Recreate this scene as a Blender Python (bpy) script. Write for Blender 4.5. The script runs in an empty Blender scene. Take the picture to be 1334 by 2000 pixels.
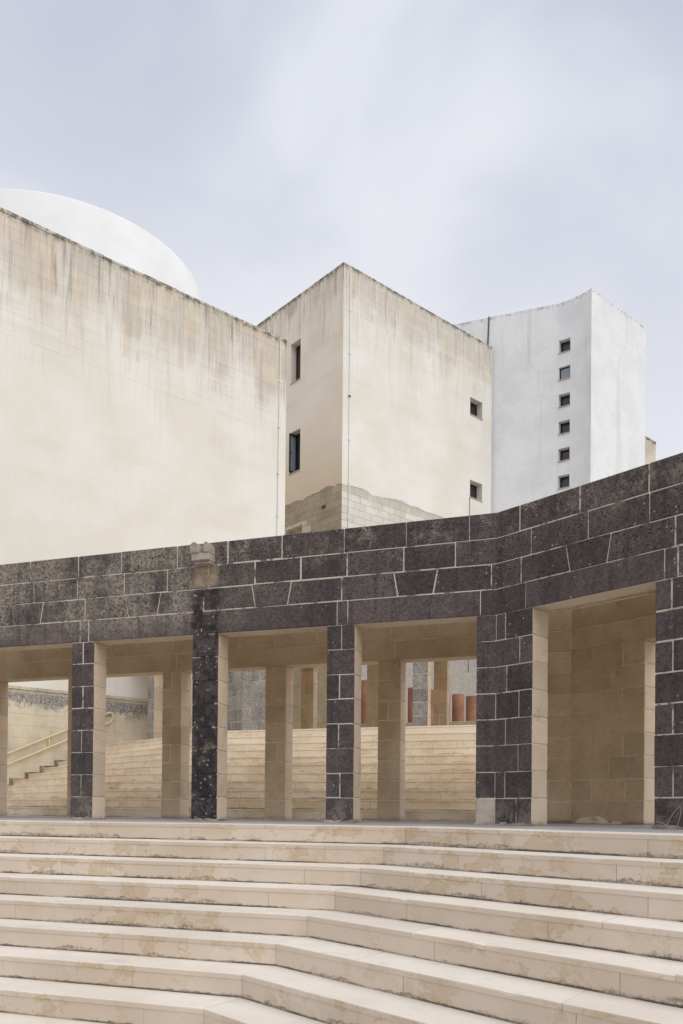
import bpy, bmesh, math, random
from mathutils import Vector, Matrix, noise as mnoise
random.seed(7)
SC = bpy.context.scene
COL = SC.collection
R_ = math.radians
sin, cos = math.sin, math.cos

# ------------------------------------------------------------------ camera
EYE = 0.131
PITCH, ROLL = 0.0081, 0.0090
cd = bpy.data.cameras.new("camera")
cam = bpy.data.objects.new("camera", cd)
COL.objects.link(cam)
cd.sensor_fit = 'VERTICAL'
cd.sensor_height = 36.0
cd.sensor_width = 24.0
cd.lens = 1655.65 / 2000.0 * 36.0
cd.shift_y = (1569.33 - 1000.0) / 2000.0
cd.clip_start = 0.05
cd.clip_end = 4000.0
Fw = Vector((0, cos(PITCH), sin(PITCH)))
U0 = Vector((0, -sin(PITCH), cos(PITCH)))
R0 = Vector((1, 0, 0))
Rt = R0 * cos(ROLL) + U0 * sin(ROLL)
Up = -R0 * sin(ROLL) + U0 * cos(ROLL)
M = Matrix((Rt, Up, -Fw)).transposed().to_4x4()
M.translation = Vector((0, 0, EYE))
cam.matrix_world = M
SC.camera = cam

# ------------------------------------------------------------------ sky, sun, exposure
SUN_TO = Vector((0.50, -0.44, 0.74)).normalized()      # direction towards the veiled sun
world = bpy.data.worlds.new("World")
SC.world = world
world.use_nodes = True
nt = world.node_tree
nt.nodes.clear()
def wn(t, **k):
    n = nt.nodes.new(t)
    for a, b in k.items():
        setattr(n, a, b)
    return n
wout = wn('ShaderNodeOutputWorld')
skyt = wn('ShaderNodeTexSky', sky_type='NISHITA')
skyt.sun_disc = False
skyt.sun_elevation = math.asin(SUN_TO.z)
skyt.sun_rotation = math.atan2(SUN_TO.x, SUN_TO.y)
bgs = wn('ShaderNodeBackground'); bgs.inputs[1].default_value = 0.10
nt.links.new(skyt.outputs[0], bgs.inputs[0])
tc = wn('ShaderNodeTexCoord')
mp = wn('ShaderNodeMapping'); mp.inputs['Scale'].default_value = (1.0, 1.0, 1.5)
mp.inputs['Location'].default_value = (0.3, 0.15, 0.1)
nt.links.new(tc.outputs['Generated'], mp.inputs[0])
nz = wn('ShaderNodeTexNoise'); nz.inputs['Scale'].default_value = 2.1; nz.inputs['Detail'].default_value = 4.0
nz.inputs['Roughness'].default_value = 0.48; nz.inputs['Distortion'].default_value = 0.5
nt.links.new(mp.outputs[0], nz.inputs['Vector'])
rp = wn('ShaderNodeValToRGB')
rp.color_ramp.interpolation = 'EASE'
rp.color_ramp.elements[0].position = 0.36; rp.color_ramp.elements[0].color = (0.54, 0.565, 0.675, 1)
rp.color_ramp.elements[1].position = 0.66; rp.color_ramp.elements[1].color = (0.80, 0.82, 0.865, 1)
nt.links.new(nz.outputs[0], rp.inputs[0])
sx = wn('ShaderNodeSeparateXYZ'); nt.links.new(tc.outputs['Generated'], sx.inputs[0])
hz = wn('ShaderNodeMapRange'); hz.interpolation_type = 'SMOOTHSTEP'
hz.inputs['From Min'].default_value = 0.25; hz.inputs['From Max'].default_value = 0.74
hz.inputs['To Min'].default_value = 0.95; hz.inputs['To Max'].default_value = 0.0
nt.links.new(sx.outputs[2], hz.inputs['Value'])
hm = wn('ShaderNodeMix', data_type='RGBA'); hm.inputs[7].default_value = (0.81, 0.82, 0.85, 1)
nt.links.new(hz.outputs[0], hm.inputs[0]); nt.links.new(rp.outputs[0], hm.inputs[6])
bgc = wn('ShaderNodeBackground'); bgc.inputs[1].default_value = 1.0
nt.links.new(hm.outputs[2], bgc.inputs[0])
mxs = wn('ShaderNodeMixShader'); mxs.inputs[0].default_value = 0.90
nt.links.new(bgs.outputs[0], mxs.inputs[1]); nt.links.new(bgc.outputs[0], mxs.inputs[2])
nt.links.new(mxs.outputs[0], wout.inputs[0])

sl = bpy.data.lights.new("sun", 'SUN')
sl.energy = 1.85
sl.angle = R_(75)
sl.color = (1.0, 0.975, 0.93)
sun = bpy.data.objects.new("sun", sl)
COL.objects.link(sun)
sun.rotation_euler = SUN_TO.to_track_quat('Z', 'Y').to_euler()
sun.location = (0, 0, 60)

SC.view_settings.view_transform = 'Standard'
SC.view_settings.look = 'None'
SC.view_settings.exposure = 0.16
SC.view_settings.gamma = 1.0
SC.view_settings.use_curve_mapping = False
SC.render.engine = 'CYCLES'
SC.cycles.max_bounces = 8
SC.cycles.diffuse_bounces = 6
SC.cycles.use_denoising = True

# ------------------------------------------------------------------ plan of the place (metres)
TH = 0.7168
TL = TH + math.pi / 6
V2 = lambda x, y: Vector((x, y))
dL, dR = V2(-sin(TL), cos(TL)), V2(sin(TH), -cos(TH))     # along the two wings, away from their corner
nL, nR = V2(cos(TL), sin(TL)), V2(cos(TH), sin(TH))       # away from the theatre
MID = (nL + nR).normalized()
C15, T15 = cos(R_(15)), math.tan(R_(15))
CORNER = V2(1.5438, 8.5385)
HS, HT = 2.12, 3.154            # opening height, top of the parapet
T_F, W_B, T_B = 0.262, 2.20, 0.266
RISE, TR_F, TR_B = 0.1503, 0.3305, 0.342

class Seg:
    """straight wing: origin, direction, normal away from the viewer, mitre slope at s = 0"""
    def __init__(s, o, d, n, mit): s.o, s.d, s.n, s.mit = o, d, n, mit
    def p(s, a, n, z):
        if a == 'C': a = s.mit * n
        elif isinstance(a, tuple): a = s.mit * n + a[1]
        q = s.o + s.d * a + s.n * n
        return Vector((q.x, q.y, z))
LOW_L, LOW_R = Seg(CORNER, dL, nL, -T15), Seg(CORNER, dR, nR, -T15)

# ------------------------------------------------------------------ materials
class NB:
    def __init__(s, name):
        s.m = bpy.data.materials.new(name); s.m.use_nodes = True
        s.t = s.m.node_tree; s.t.nodes.clear()
        s.out = s.n('ShaderNodeOutputMaterial'); s.b = s.n('ShaderNodeBsdfPrincipled')
        s.l(s.b.outputs[0], s.out.inputs[0])
        s.geo = s.n('ShaderNodeNewGeometry'); s.pos = s.geo.outputs['Position']
        s.b.inputs['Roughness'].default_value = 0.9
        s.b.inputs['Specular IOR Level'].default_value = 0.25
    def n(s, t, **k):
        x = s.t.nodes.new(t)
        for a, b in k.items(): setattr(x, a, b)
        return x
    def l(s, a, b): s.t.links.new(a, b)
    def set(s, inp, v):
        if hasattr(v, 'is_linked') or isinstance(v, bpy.types.NodeSocket): s.l(v, inp)
        elif isinstance(v, (tuple, list)) and len(v) == 3 and inp.type == 'RGBA': inp.default_value = (*v, 1)
        else: inp.default_value = v
    def math(s, op, a, b=0.0, c=None, clamp=False):
        x = s.n('ShaderNodeMath', operation=op); x.use_clamp = clamp
        s.set(x.inputs[0], a); s.set(x.inputs[1], b)
        if c is not None: s.set(x.inputs[2], c)
        return x.outputs[0]
    def vmath(s, op, a, b=None):
        x = s.n('ShaderNodeVectorMath', operation=op); s.set(x.inputs[0], a)
        if b is not None: s.set(x.inputs[1], b)
        return x.outputs['Value'] if op in ('DOT_PRODUCT', 'LENGTH') else x.outputs[0]
    def xyz(s, v):
        x = s.n('ShaderNodeSeparateXYZ'); s.l(v, x.inputs[0]); return x.outputs
    def comb(s, x, y, z):
        c = s.n('ShaderNodeCombineXYZ')
        for i, v in enumerate((x, y, z)): s.set(c.inputs[i], v)
        return c.outputs[0]
    def noise(s, scale, detail=4, rough=0.55, vec=None, dist=0.0, sc=None):
        v = vec or s.pos
        if sc:
            mpg = s.n('ShaderNodeMapping'); s.l(v, mpg.inputs[0]); mpg.inputs['Scale'].default_value = sc; v = mpg.outputs[0]
        x = s.n('ShaderNodeTexNoise'); s.l(v, x.inputs['Vector'])
        x.inputs['Scale'].default_value = scale; x.inputs['Detail'].default_value = detail
        x.inputs['Roughness'].default_value = rough; x.inputs['Distortion'].default_value = dist
        return x.outputs[0]
    def voro(s, scale, vec=None, rnd=1.0):
        x = s.n('ShaderNodeTexVoronoi'); s.l(vec or s.pos, x.inputs['Vector']); x.inputs['Scale'].default_value = scale
        x.inputs['Randomness'].default_value = rnd
        return x.outputs['Distance']
    def mr(s, v, a, b, c=0.0, d=1.0, smooth=True):
        x = s.n('ShaderNodeMapRange'); x.interpolation_type = 'SMOOTHSTEP' if smooth else 'LINEAR'
        s.set(x.inputs['Value'], v); s.set(x.inputs['From Min'], a); s.set(x.inputs['From Max'], b)
        s.set(x.inputs['To Min'], c); s.set(x.inputs['To Max'], d)
        return x.outputs[0]
    def mix(s, f, a, b, mode='MIX'):
        x = s.n('ShaderNodeMix', data_type='RGBA'); x.blend_type = mode
        s.set(x.inputs[0], f); s.set(x.inputs[6], a); s.set(x.inputs[7], b)
        return x.outputs[2]
    def rnd(s):
        return s.n('ShaderNodeObjectInfo').outputs['Random']
    def tint(s, col, f):
        h = s.n('ShaderNodeHueSaturation'); s.set(h.inputs['Value'], f); s.set(h.inputs['Color'], col); return h.outputs[0]
    def bump(s, h, strength=0.3, dist=0.01):
        x = s.n('ShaderNodeBump'); x.inputs['Strength'].default_value = strength; x.inputs['Distance'].default_value = dist
        s.l(h, x.inputs['Height']); s.l(x.outputs[0], s.b.inputs['Normal'])
    def col(s, c): s.set(s.b.inputs['Base Color'], c); return s
    def along(s, d):
        return s.vmath('DOT_PRODUCT', s.pos, (d.x, d.y, 0.0))

def mat_crust(name, dark=(0.050, 0.040, 0.040), mid=(0.124, 0.099, 0.096), pale=(0.34, 0.298, 0.248), bloom_x=(-2.3, -0.2), amount=1.0, spout=False):
    k = NB(name)
    x = k.xyz(k.pos)
    big = k.noise(1.3, 3, 0.6)
    fine = k.noise(75, 5, 0.7)
    med = k.noise(9, 5, 0.65)
    # even ground, each block of its own tone
    c = k.mix(k.mr(k.math('ADD', k.math('MULTIPLY', fine, 0.6), k.math('MULTIPLY', k.noise(22, 4, 0.7), 0.4)), 0.36, 0.64), dark, mid)
    c = k.tint(c, k.math('ADD', k.math('MULTIPLY', k.rnd(), 0.42), 0.80))
    c = k.tint(c, k.mr(k.noise(2.2, 3, 0.5), 0.3, 0.7, 0.82, 1.16))
    # pale grey-beige weathering, broad soft areas stronger on the far wing and round the spout
    z1 = k.math('MULTIPLY', k.mr(x[0], bloom_x[0], bloom_x[1], 1.0, 0.0), k.mr(k.noise(1.35, 5, 0.66, sc=(1, 1, 0.8)), 0.38, 0.58))
    z1 = k.math('MULTIPLY', z1, k.mr(x[2], 2.1, 2.4, 0.25, 1.0))
    z2 = k.math('MULTIPLY', k.mr(k.noise(2.9, 6, 0.78), 0.48, 0.66), k.mr(x[2], 2.66, 3.1, 0.05, 0.95))
    zone = k.math('MAXIMUM', z1, z2)
    zone = k.math('MULTIPLY', zone, k.mr(k.noise(24, 5, 0.85), 0.40, 0.58, 0.22, 1.0))
    c = k.mix(k.math('MULTIPLY', zone, 0.88 * min(1.0, amount + .1)), c, pale)
    # dense black pits of the rough-sawn face, finer on the lintels
    pv = k.voro(36, vec=k.vmath('ADD', k.pos, k.comb(0, 0, k.math('MULTIPLY', k.rnd(), 7.0))))
    pits = k.math('MULTIPLY', k.mr(pv, 0.20, 0.40, 1.0, 0.0), k.mr(k.noise(10, 4, 0.7), 0.36, 0.54, 0.1, 1.0))
    c = k.mix(k.math('MULTIPLY', pits, k.mr(x[2], 2.36, 2.40, 0.5, 1.0)), c, tuple(v * 0.45 for v in dark))
    # lichen dots
    dots = k.math('MULTIPLY', k.mr(k.voro(15), 0.07, 0.17, 1.0, 0.0), k.mr(k.noise(3.1, 3), 0.50, 0.60))
    c = k.mix(k.math('MULTIPLY', dots, 0.8 * amount), c, (0.42, 0.40, 0.35))
    dots2 = k.math('MULTIPLY', k.mr(k.voro(31), 0.09, 0.20, 1.0, 0.0), k.mr(k.noise(6, 3), 0.50, 0.62))
    c = k.mix(k.math('MULTIPLY', dots2, k.math('MULTIPLY', k.mr(x[2], 2.3, 3.0, 0.2, 0.8), amount)), c, (0.34, 0.31, 0.27))
    # rain streaks
    lv = k.comb(k.math('MULTIPLY', k.along(dL), 7.0), k.math('MULTIPLY', k.along(dR), 7.0), k.math('MULTIPLY', x[2], 0.7))
    st = k.mr(k.noise(1.0, 3, 0.6, vec=lv), 0.52, 0.68)
    c = k.mix(k.math('MULTIPLY', st, 0.40), c, (0.035, 0.03, 0.032))
    # soil splash near the floor, pale and worn
    low = k.math('MULTIPLY', k.mr(x[2], 0.02, 0.5, 1.0, 0.0), k.mr(k.noise(6, 4, 0.7), 0.45, 0.62))
    if amount > 0.5: c = k.mix(k.math('MULTIPLY', low, 0.55), c, (0.26, 0.23, 0.19))
    if spout:
        s = k.math('SUBTRACT', k.along(dL), CORNER.dot(dL) + 3.283)
        wob = k.math('MULTIPLY', k.math('SUBTRACT', k.noise(7, 4, 0.7), 0.5), 0.16)
        d = k.math('ADD', k.math('ABSOLUTE', s), wob)
        wet = k.math('MULTIPLY', k.mr(d, 0.13, 0.23, 1.0, 0.0), k.mr(k.math('ADD', x[2], wob), 2.60, 2.66, 1.0, 0.0))
        spot = k.mr(k.math('ADD', k.voro(17), k.math('MULTIPLY', k.math('SUBTRACT', fine, 0.5), 0.3)), 0.10, 0.26, 1.0, 0.0)
        wc = k.mix(k.mr(k.math('ADD', k.math('MULTIPLY', fine, .5), k.math('MULTIPLY', med, .5)), 0.44, 0.62), (0.026, 0.020, 0.022), (0.10, 0.082, 0.080))
        wc = k.mix(k.math('MULTIPLY', spot, k.mr(k.noise(7, 4), 0.44, 0.56, 0, 0.8)), wc, (0.36, 0.35, 0.27))
        wc = k.mix(k.math('MULTIPLY', k.mr(k.noise(5.3, 5, 0.7), 0.56, 0.66, 0, 0.7), k.mr(x[2], 0.2, 1.6, 1.0, 0.4)), wc, (0.23, 0.20, 0.13))
        c = k.mix(wet, c, wc)
        rin = k.math('MULTIPLY', k.mr(d, 0.10, 0.19, 1.0, 0.0), k.math('MULTIPLY', k.mr(x[2], 2.62, 2.70), k.mr(x[2], 2.88, 2.96, 1.0, 0.0)))
        c = k.mix(rin, c, k.mix(k.mr(med, 0.4, 0.6), (0.34, 0.27, 0.19), (0.24, 0.18, 0.12)))
    k.col(c)
    k.bump(k.math('ADD', fine, k.math('MULTIPLY', med, 0.6)), 0.55, 0.012)
    return k.m

def mat_lime(name, a=(0.66, 0.55, 0.425), b=(0.58, 0.465, 0.34), var=0.22, sooty=0.35):
    k = NB(name)
    n1 = k.noise(2.2, 5, 0.6)
    n2 = k.noise(14, 4, 0.6, sc=(1, 1, 4))
    c = k.mix(k.mr(k.math('ADD', k.math('MULTIPLY', n1, .6), k.math('MULTIPLY', n2, .4)), 0.36, 0.64), a, b)
    c = k.tint(c, k.math('ADD', k.math('MULTIPLY', k.rnd(), var), 1.0 - var * .55))
    dirt = k.math('MULTIPLY', k.mr(k.noise(4.5, 5, 0.7), 0.56, 0.72), sooty)
    c = k.mix(dirt, c, (0.25, 0.17, 0.11))
    zz = k.xyz(k.pos)[2]
    c = k.mix(k.math('MULTIPLY', k.mr(zz, 0.0, 0.42, 1.0, 0.0), k.mr(k.noise(3.3, 4, 0.65), 0.42, 0.6, 0, 0.45)), c, (0.56, 0.47, 0.39))
    c = k.mix(k.math('MULTIPLY', k.mr(zz, 0.0, 0.07, 1.0, 0.0), k.mr(k.noise(5, 4, 0.7), 0.4, 0.6, 0.1, 0.6)), c, (0.13, 0.10, 0.08))
    pale = k.mr(k.noise(1.7, 3, 0.5, sc=(1, 1, .5)), 0.55, 0.72, 0, 0.35)
    c = k.mix(pale, c, (0.66, 0.58, 0.47))
    k.col(c)
    k.bump(k.math('ADD', n2, k.noise(60, 3)), 0.3, 0.006)
    return k.m

def mat_mortar(name, a, b, lo=0.46, hi=0.62):
    k = NB(name)
    c = k.mix(k.mr(k.noise(7, 4, 0.7), lo, hi), a, b)
    if 'dark' in name:
        d = k.math('ABSOLUTE', k.math('SUBTRACT', k.along(dL), CORNER.dot(dL) + 3.283))
        x = k.xyz(k.pos)
        c = k.mix(k.math('MULTIPLY', k.mr(d, 0.14, 0.24, 1.0, 0.0), k.math('MULTIPLY', k.mr(x[2], 2.6, 2.66, 1.0, 0.0), k.mr(k.noise(9, 3, 0.7), 0.50, 0.60, 1.0, 0.2))), c, (0.03, 0.026, 0.026))
    k.col(c)
    k.bump(k.noise(50, 4), 0.5, 0.01)
    return k.m

def mat_step(name, riser, a, b, z0, grime=1.0, warm=(0.50, 0.37, 0.22), wa=1.0):
    k = NB(name)
    x = k.xyz(k.pos)
    n1 = k.noise(1.1, 4, 0.6)
    c = k.mix(k.mr(n1, 0.35, 0.65), a, b)
    c = k.tint(c, k.math('ADD', k.math('MULTIPLY', k.rnd(), 0.10), 0.95))
    # height above the tread below, 0..1 of a riser
    fr = k.math('FRACT', k.math('DIVIDE', k.math('ADD', x[2], z0 + 30 * RISE), RISE))
    if riser:
        # tide marks: thin ochre contours of damp
        n = k.noise(3.4, 5, 0.62, sc=(1, 1, 1.6))
        ring = k.mr(k.math('ABSOLUTE', k.math('SUBTRACT', n, 0.56)), 0.0, 0.022, 1.0, 0.0)
        ring2 = k.mr(k.math('ABSOLUTE', k.math('SUBTRACT', k.noise(5.1, 5, 0.6), 0.60)), 0.0, 0.02, 1.0, 0.0)
        area = k.mr(k.noise(0.9, 2), 0.36, 0.52)
        c = k.mix(k.math('MULTIPLY', area, k.math('MULTIPLY', k.mr(n, 0.50, 0.60), 0.42 * wa)), c, warm)
        c = k.mix(k.math('MULTIPLY', k.math('MAXIMUM', ring, ring2), k.math('MULTIPLY', area, 0.55 * wa)), c, tuple(v * 0.86 for v in warm))
        # paint-like pale sheets of salts
        c = k.mix(k.mr(k.noise(2.1, 4, 0.6), 0.58, 0.66, 0, 0.4), c, (0.66, 0.60, 0.52))
        # black growth creeping up from the joint
        h = k.math('MULTIPLY', k.mr(k.noise(0.8, 6, 0.72), 0.40, 0.70), 0.34)
        h = k.math('ADD', h, k.math('MULTIPLY', k.math('SUBTRACT', k.noise(8, 6, 0.75), 0.44), 0.55))
        edge = k.math('SUBTRACT', h, fr)
        g = k.mr(edge, -0.02, 0.10)
        line = k.math('MULTIPLY', k.mr(edge, -0.03, 0.02), k.mr(edge, 0.02, 0.12, 1.0, 0.0))
        speck = k.mr(k.noise(38, 5, 0.8), 0.42, 0.60)
        gr = k.math('ADD', k.math('MULTIPLY', g, k.math('MULTIPLY', speck, 0.6)), k.math('MULTIPLY', line, k.mr(k.noise(6, 4, 0.7), 0.42, 0.60, 0.0, 0.6)), clamp=True)
        c = k.mix(k.math('MULTIPLY', g, 0.22 * grime), c, (0.36, 0.32, 0.28))
        c = k.mix(k.math('MULTIPLY', gr, 0.85 * grime), c, (0.075, 0.063, 0.052))
        c = k.mix(k.math('MULTIPLY', k.mr(k.math('SUBTRACT', fr, k.math('MULTIPLY', k.noise(11, 4, 0.7), 0.12)), -0.02, 0.05, 1.0, 0.0), k.mr(k.noise(1.9, 4, 0.6), 0.40, 0.56, 0.12, 0.85)), c, (0.075, 0.062, 0.05))
        k.bump(k.math('ADD', k.noise(30, 4, 0.7), k.math('MULTIPLY', g, 0.5)), 0.35, 0.006)
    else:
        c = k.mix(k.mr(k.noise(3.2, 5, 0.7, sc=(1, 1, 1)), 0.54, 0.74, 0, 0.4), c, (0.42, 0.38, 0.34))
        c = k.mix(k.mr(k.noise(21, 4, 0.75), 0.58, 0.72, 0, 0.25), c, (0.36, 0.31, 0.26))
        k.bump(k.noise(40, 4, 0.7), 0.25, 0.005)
    k.col(c)
    return k.m

def mat_wash(name, d, ztop, clean, tan, grey, tan_h=2.0, streak_h=5.0, dark=0.8, lower=None):
    """lime-washed masonry: d = direction along the wall, stains run down from ztop"""
    k = NB(name)
    x = k.xyz(k.pos)
    t = k.along(d)
    dn = k.math('SUBTRACT', ztop, x[2])                       # metres below the coping
    sv = k.comb(k.math('MULTIPLY', t, 3.2), 0.0, k.math('MULTIPLY', x[2], 0.16))
    s1 = k.noise(1.0, 5, 0.62, vec=sv)
    s2 = k.noise(2.9, 5, 0.7, vec=sv)
    s3 = k.noise(0.40, 3, 0.5, vec=sv)
    blot = k.noise(0.55, 4, 0.55)
    c = k.mix(k.mr(blot, 0.35, 0.65), clean, tuple(min(1, v * f) for v, f in zip(clean, (0.93, 0.91, 0.86))))
    # faint wash strokes
    c = k.mix(k.mr(s2, 0.42, 0.68, 0, 0.16), c, tuple(v * 0.84 for v in clean))
    s4 = k.noise(7.5, 4, 0.65, vec=sv)
    c = k.mix(k.mr(s4, 0.5, 0.72, 0, 0.08), c, tuple(v * 0.82 for v in clean))
    rb = k.rnd()
    # bare, weathered stone under the coping, its lower edge broken into tongues
    edge = k.math('ADD', k.math('MULTIPLY', k.math('SUBTRACT', s1, 0.5), 4.2), k.math('MULTIPLY', k.math('SUBTRACT', s3, 0.5), 4.0))
    edge = k.math('ADD', edge, k.math('MULTIPLY', k.math('SUBTRACT', k.noise(0.8, 4, 0.6), 0.5), 2.4))
    edge = k.math('ADD', edge, k.math('MULTIPLY', k.math('SUBTRACT', rb, 0.5), 0.35))
    band = k.mr(k.math('ADD', dn, edge), tan_h * 0.25, tan_h * 1.5, 1.0, 0.0)
    tn = k.mix(k.mr(k.noise(1.1, 5, 0.65), 0.40, 0.60), tan, grey)
    tn = k.mix(k.mr(s2, 0.48, 0.62, 0, 0.7), tn, tuple(v * 0.8 for v in grey))
    tn = k.mix(k.mr(s4, 0.52, 0.66, 0, 0.55), tn, tuple(v * 0.95 for v in clean))
    tn = k.tint(tn, k.math('ADD', k.math('MULTIPLY', rb, 0.13), 0.935))
    c = k.mix(k.math('MULTIPLY', band, 0.82), c, tn)
    crs = k.noise(1.0, 2, 0.5, vec=k.comb(k.math('MULTIPLY', t, 0.35), 0.0, k.math('FLOOR', k.math('MULTIPLY', dn, 3.73))))
    c = k.mix(k.math('MULTIPLY', k.mr(crs, 0.48, 0.68, 0, 0.17), k.mr(dn, 0.5, 9.0, 1.0, 0.15)), c, tuple(v * 0.86 for v in tan))
    # long grey runs
    run = k.math('MULTIPLY', k.mr(s1, 0.44, 0.64), k.mr(dn, 0.2, streak_h, 1.0, 0.0))
    c = k.mix(k.math('MULTIPLY', run, 0.55), c, tuple(v * 1.18 for v in grey))
    run2 = k.math('MULTIPLY', k.mr(s2, 0.50, 0.66), k.mr(k.math('SUBTRACT', dn, k.math('MULTIPLY', s1, 3.0)), 0.0, streak_h * 0.8, 1.0, 0.0))
    c = k.mix(k.math('MULTIPLY', run2, 0.26), c, tuple(v * 0.9 for v in grey))
    # black streaks starting at the coping
    ln = k.math('MULTIPLY', k.mr(s3, 0.36, 0.66), 2.4)
    bl = k.math('MULTIPLY', k.mr(k.noise(2.2, 5, 0.72, vec=k.vmath('ADD', sv, (13.0, 0, 0))), 0.50, 0.64), k.mr(k.math('SUBTRACT', dn, ln), -1.2, 0.4, 1.0, 0.0))
    c = k.mix(k.math('MULTIPLY', bl, dark * 0.72), c, (0.16, 0.145, 0.13))
    cop = k.math('MULTIPLY', k.mr(dn, 0.05, 0.26, 1.0, 0.0), k.mr(k.noise(4.5, 5, 0.75), 0.44, 0.56))
    c = k.mix(k.math('MULTIPLY', cop, dark), c, (0.09, 0.085, 0.075))
    if lower:
        lz, lc = lower                                      # ochre staining towards the foot
        c = k.mix(k.math('MULTIPLY', k.mr(k.math('ADD', x[2], k.math('MULTIPLY', blot, 1.5)), lz, lz + 4.5, 1.0, 0.0), 0.6), c, lc)
    k.col(c)
    k.bump(k.math('ADD', k.noise(9, 5, 0.65), k.math('MULTIPLY', k.noise(45, 3), 0.4)), 0.22, 0.02)
    return k.m

def mat_simple(name, col, rough=0.8, var=0.1, scale=6, metal=0.0, bump=0.15):
    k = NB(name)
    n = k.noise(scale, 5, 0.6)
    k.col(k.mix(k.mr(n, 0.35, 0.65), col, tuple(v * (1 - var) for v in col)))
    k.b.inputs['Roughness'].default_value = rough
    k.b.inputs['Metallic'].default_value = metal
    if bump: k.bump(k.noise(scale * 8, 4), bump, 0.004)
    return k.m

MT = {}
MT['crust'] = mat_crust('weathered_dark_crust', spout=True)
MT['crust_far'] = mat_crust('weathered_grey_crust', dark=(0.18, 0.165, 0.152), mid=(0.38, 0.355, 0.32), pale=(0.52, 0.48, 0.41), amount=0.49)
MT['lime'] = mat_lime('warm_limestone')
MT['lime_shade'] = mat_lime('limestone_inner_shade', a=(0.57, 0.44, 0.29), b=(0.46, 0.34, 0.21), sooty=0.4)  # darker copy of the limestone: gallery shade and warm bounce put into the colour
MT['pale'] = mat_lime('bare_limestone', a=(0.42, 0.37, 0.315), b=(0.24, 0.21, 0.185), sooty=0.6)
MT['mortar_d'] = mat_mortar('mortar_on_dark', (0.54, 0.49, 0.42), (0.16, 0.135, 0.125), 0.50, 0.64)
MT['mortar_l'] = mat_mortar('mortar_on_pale', (0.66, 0.57, 0.44), (0.52, 0.42, 0.29))
MT['riser'] = mat_step('step_riser', True, (0.64, 0.545, 0.45), (0.58, 0.48, 0.38), 0.0)
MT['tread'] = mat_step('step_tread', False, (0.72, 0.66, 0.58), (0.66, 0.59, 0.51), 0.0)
MT['riser_b'] = mat_step('upper_step_riser', True, (0.80, 0.70, 0.565), (0.75, 0.63, 0.475), 0.01, grime=0.75, warm=(0.52, 0.37, 0.21), wa=0.6)
MT['tread_b'] = mat_step('upper_step_tread', False, (0.72, 0.63, 0.50), (0.64, 0.54, 0.41), 0.01)
MT['floor'] = mat_simple('worn_grey_paving', (0.42, 0.40, 0.40), 0.6, 0.18, 2)
MT['ground'] = mat_simple('pale_ground', (0.47, 0.42, 0.35), 0.95, 0.2, 1)
MT['terra'] = mat_simple('terracotta', (0.285, 0.14, 0.09), 0.85, 0.3, 2.5)
MT['frame'] = mat_simple('black_metal', (0.022, 0.02, 0.024), 0.45, 0.2, 10, bump=0)
MT['cream'] = mat_simple('cream_paint', (0.72, 0.58, 0.34), 0.45, 0.1, 9, bump=0.05)
MT['pvc'] = mat_simple('white_conduit', (0.74, 0.73, 0.70), 0.5, 0.08, 4, bump=0)
MT['sill'] = mat_simple('pink_marble', (0.50, 0.40, 0.37), 0.5, 0.2, 14)
MT['rod'] = mat_simple('dark_rod', (0.07, 0.07, 0.075), 0.6, 0.2, 8, bump=0)
MT['chalk'] = mat_simple('chalk_paint', (0.42, 0.40, 0.40), 0.9, 0.3, 30)
MT['ink'] = mat_simple('dark_paint', (0.16, 0.15, 0.15), 0.9, 0.3, 30)
kg = NB('window_glass'); kg.col((0.035, 0.035, 0.042)); kg.b.inputs['Roughness'].default_value = 0.08
kg.b.inputs['Specular IOR Level'].default_value = 0.6; MT['glass'] = kg.m
kg = NB('painted_sky_glass'); kg.col((0.22, 0.25, 0.30)); kg.b.inputs['Roughness'].default_value = 0.06  # pale sky reflection put into the glass colour
kg.b.inputs['Specular IOR Level'].default_value = 0.9; MT['glass_p'] = kg.m

# ------------------------------------------------------------------ object helpers
ORG = {}
def link(name, bm, mats, parent=None, smooth=False, **props):
    me = bpy.data.meshes.new(name)
    c = Vector((0, 0, 0))
    if bm.verts:
        xs = [v.co for v in bm.verts]
        c = Vector((sum(v.x for v in xs) / len(xs), sum(v.y for v in xs) / len(xs), min(v.z for v in xs)))
    bmesh.ops.translate(bm, verts=bm.verts, vec=-c)
    bm.to_mesh(me); bm.free()
    for m in mats: me.materials.append(MT[m])
    if smooth:
        for p in me.polygons: p.use_smooth = True
    o = bpy.data.objects.new(name, me)
    COL.objects.link(o)
    ORG[o.name] = c
    if parent:
        o.parent = parent; o.location = c - ORG[parent.name]
    else:
        o.location = c
    for a, b in props.items(): o[a] = b
    return o
def thing(name, label, cat, loc, group=None):
    o = bpy.data.objects.new(name, None)
    COL.objects.link(o); o.location = loc; o.empty_display_size = 0.3
    ORG[o.name] = Vector(loc); o['label'] = label; o['category'] = cat
    if group: o['group'] = group
    return o
def hexa(bm, pts):
    """pts: 8 points, bottom ring then top ring"""
    v = [bm.verts.new(p) for p in pts]
    fs = [bm.faces.new([v[i] for i in q]) for q in ((0, 3, 2, 1), (4, 5, 6, 7), (0, 1, 5, 4), (1, 2, 6, 5), (2, 3, 7, 6), (3, 0, 4, 7))]
    return v, fs
def fixn(bm): bmesh.ops.recalc_face_normals(bm, faces=bm.faces)
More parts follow.
